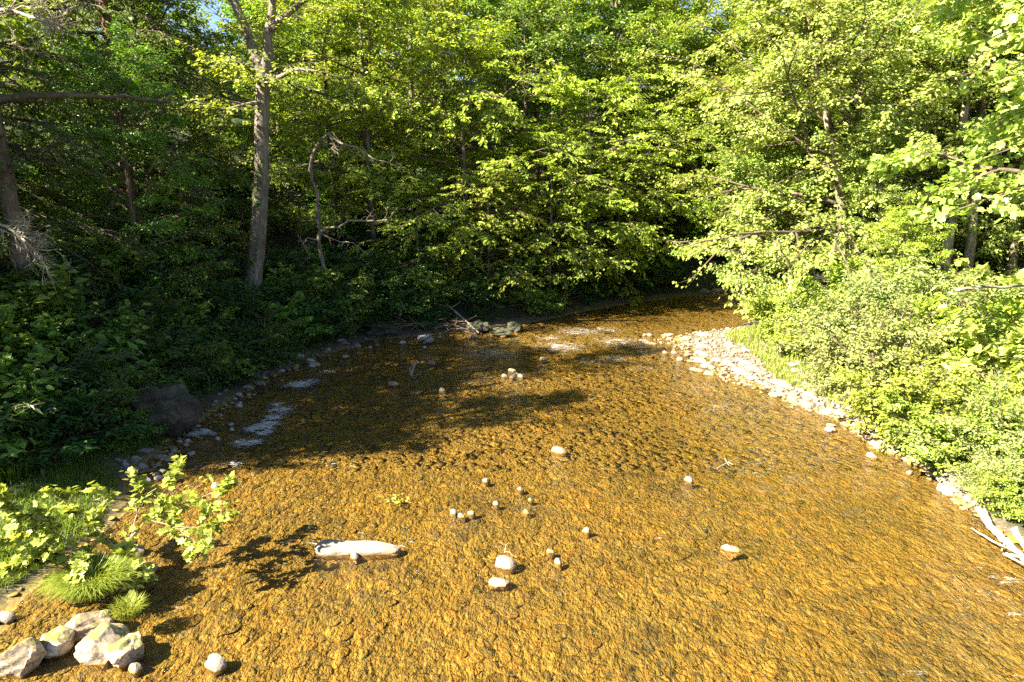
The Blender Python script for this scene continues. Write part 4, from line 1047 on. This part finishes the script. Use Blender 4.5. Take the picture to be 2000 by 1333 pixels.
def build_shrubs():
    Bk = M['bark_brown']
    sil = [grow_shrub(600 + i, 1.7, 2.1, 24, 13000, .085, OVAL, (Bk, M['leaf_silver']), 'silver_shrub') for i in range(2)]
    lim = [grow_shrub(620 + i, 1.7, 1.7, 22, 13000, .10, OVAL, (Bk, M['leaf_lime']), 'lime_shrub') for i in range(2)]
    grn = [grow_shrub(640 + i, 1.6, 1.8, 20, 9000, .125, OVAL, (Bk, M['leaf_maple']), 'green_shrub') for i in range(2)]
    big = grow_shrub(660, 1.7, 2.2, 16, 3600, .21, MAPLE, (Bk, M['leaf_sycamore']), 'broadleaf_shrub')
    drk = [grow_shrub(680 + i, 1.7, [1.6, 2.0, 1.3, 1.8][i], [18, 14, 22, 16][i], [6500, 9000, 7000, 3600][i], [.15, .10, .20, .21][i], [OVAL, KITE, LONG, OVAL][i], (Bk, M[['leaf_dark', 'leaf_under', 'leaf_dark', 'leaf_deep'][i]]), 'understory_shrub', spread=(15, 75), upn=1.0, flat=.22) for i in range(4)]
    def sp(proto, x, y, sc, rz, l, g=None):
        p = G(x, y); put(proto, p[0], p[1], sc, rz, l, g, cat='shrub')
    sp(sil[0], 1725, 785, 1.5, 0, 'large silver-green shrub overhanging the gravel shore')
    sp(sil[1], 1665, 705, 1.4, 1.2, 'silver-green shrub behind the grass fringe of the gravel bar')
    sp(sil[0], 1800, 700, 1.7, 2.2, 'pale silver shrub rising behind the large silver-green shrub')
    sp(sil[1], 1985, 935, 1.0, 2.0, 'silver-green shrub behind the reeds and driftwood')
    sp(lim[0], 1800, 862, 1.2, .4, 'bright lime shrub shading the narrow stony shore')
    sp(lim[1], 1992, 1010, .55, .8, 'low lime shrub beside the driftwood log')
    sp(sil[0], 1975, 985, .55, 2.8, 'low silver-green shrub between the reeds and the driftwood log')
    sp(lim[1], 1550, 655, 1.3, 2.4, 'lime green shrub at the tip of the bank where the creek bends')
    sp(lim[0], 1605, 690, 1.2, 3.9, 'lime shrub between the gravel bar and the leaning sycamore')
    sp(lim[1], 1880, 908, 1.05, 5.0, 'lime shrub above the reeds')
    sp(grn[0], 1890, 740, 1.6, .9, 'deep green shrub behind the bright lime shrub')
    sp(grn[1], 1700, 640, 1.6, 2.8, 'green shrub at the foot of the thick flaking trunk')
    sp(grn[0], 1500, 625, .8, 4.4, 'small dark green shrub dipping into the water at the bend')
    sp(big, 1995, 800, 1.2, .3, 'broad-leaved yellow shrub at the frame edge above the lime shrubs')
    sp(big, 1960, 690, 1.5, 2.0, 'broad-leaved shrub at the frame edge below the bare grey limb')
    g = np.random.default_rng(14); k = 0
    for _ in range(500):
        x, y = g.uniform(12, 34), g.uniform(17, 43); d, s = creek(x, y)
        if s[0] > .5 and d[0] > np.interp(y, [12, 22, 25, 28, 33, 37], [3.4, 4.2, 5, 7.5, 8, 3]) and k < 26 and x < .85 * y + 3:
            put([grn[1], lim[1], grn[0], sil[0]][k % 4], x, y, g.uniform(.85, 1.3), g.uniform(0, 6.28), 'green shrub in the thicket under the sunlit sycamores', 'thicket under the sycamores', cat='shrub'); k += 1
    k = 0
    for _ in range(900):
        x, y = g.uniform(-26, 16), g.uniform(17, 58); d, s = creek(x, y)
        if s[0] < .5 and 1.0 < d[0] < 16 and (y > 20.5 or d[0] > 4.5) and k < 95:
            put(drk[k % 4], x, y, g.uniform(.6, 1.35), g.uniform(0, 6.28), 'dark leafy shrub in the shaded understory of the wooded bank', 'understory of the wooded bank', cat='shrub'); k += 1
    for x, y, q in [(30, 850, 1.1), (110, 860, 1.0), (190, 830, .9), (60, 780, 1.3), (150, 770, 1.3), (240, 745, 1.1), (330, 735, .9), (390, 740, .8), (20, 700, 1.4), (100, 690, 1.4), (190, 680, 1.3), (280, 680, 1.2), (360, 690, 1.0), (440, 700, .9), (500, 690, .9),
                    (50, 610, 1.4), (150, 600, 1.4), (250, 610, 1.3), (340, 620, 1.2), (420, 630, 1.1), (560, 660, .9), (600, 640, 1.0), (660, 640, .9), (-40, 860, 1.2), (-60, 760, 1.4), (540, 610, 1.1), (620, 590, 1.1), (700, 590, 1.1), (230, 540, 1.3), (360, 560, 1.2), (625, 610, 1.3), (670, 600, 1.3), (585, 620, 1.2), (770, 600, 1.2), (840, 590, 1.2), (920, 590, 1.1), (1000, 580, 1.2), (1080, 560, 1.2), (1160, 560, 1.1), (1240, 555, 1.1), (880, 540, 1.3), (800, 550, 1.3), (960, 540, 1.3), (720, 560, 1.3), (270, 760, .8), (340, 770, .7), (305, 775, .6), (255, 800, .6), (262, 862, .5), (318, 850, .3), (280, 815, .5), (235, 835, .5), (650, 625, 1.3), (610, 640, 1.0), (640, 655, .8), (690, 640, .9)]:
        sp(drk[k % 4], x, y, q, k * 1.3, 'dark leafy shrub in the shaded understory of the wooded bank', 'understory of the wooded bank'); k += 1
    for i in range(26):
        f = g.uniform(3, 15); j = 9 + int(g.uniform(0, 8)); a = np.array(LEFT[j]); b = np.array(LEFT[j + 1]); q = a + (b - a) * g.random(); nn = unit(np.array([-(b - a)[1], (b - a)[0]])); q = q + nn * g.uniform(.9, 1.6)
        put(drk[i % 4], q[0], q[1], g.uniform(.4, .7), g.uniform(0, 6.28), 'low dark shrub fringing the shaded waterline', 'low shrubs of the shaded waterline', cat='shrub')


# ------------------------------------------------------------------ light and camera
def build_light():
    el, az = R_(40.5), R_(28)
    t = Vector((math.cos(el) * math.cos(az), math.cos(el) * math.sin(az), -math.sin(el)))
    L = bpy.data.lights.new('sun', 'SUN'); L.energy = 5.0; L.angle = R_(.5); L.color = (1.0, .90, .70)
    o = link('sun', L); o.rotation_euler = t.to_track_quat('-Z', 'Y').to_euler()
    w = bpy.data.worlds.new('World'); SC.world = w; w.use_nodes = True; nt = w.node_tree; nt.nodes.clear()
    sky = nt.nodes.new('ShaderNodeTexSky'); sky.sky_type = 'NISHITA'; sky.sun_disc = False; sky.air_density = .6; sky.dust_density = .4; sky.sun_elevation = el; sky.sun_rotation = math.atan2(-t.x, -t.y)
    bg = nt.nodes.new('ShaderNodeBackground'); bg.inputs[1].default_value = .05; out = nt.nodes.new('ShaderNodeOutputWorld')
    nt.links.new(sky.outputs[0], bg.inputs[0]); nt.links.new(bg.outputs[0], out.inputs[0])
    c = bpy.data.cameras.new('camera'); c.lens = 24; c.sensor_width = 36; c.clip_end = 800; c.clip_start = .1
    o = link('camera', c); o.location = (0, 0, CAM_H); o.rotation_euler = (math.pi / 2 - PITCH, 0, 0); SC.camera = o
    SC.view_settings.view_transform = 'Standard'; SC.view_settings.look = 'None'; SC.view_settings.exposure = 2.85; SC.view_settings.gamma = 1
    cy = SC.cycles; cy.max_bounces = 6; cy.diffuse_bounces = 2; cy.glossy_bounces = 2; cy.transmission_bounces = 3; cy.transparent_max_bounces = 8
    cy.use_denoising = False; cy.sample_clamp_indirect = 4; cy.sample_clamp_direct = 30; cy.caustics_reflective = False; cy.caustics_refractive = False


build_ground(); build_water(); build_cobbles(); build_stones(); build_grass(); build_sapling(); build_wood(); build_dead(); build_trees(); build_shrubs(); build_light()
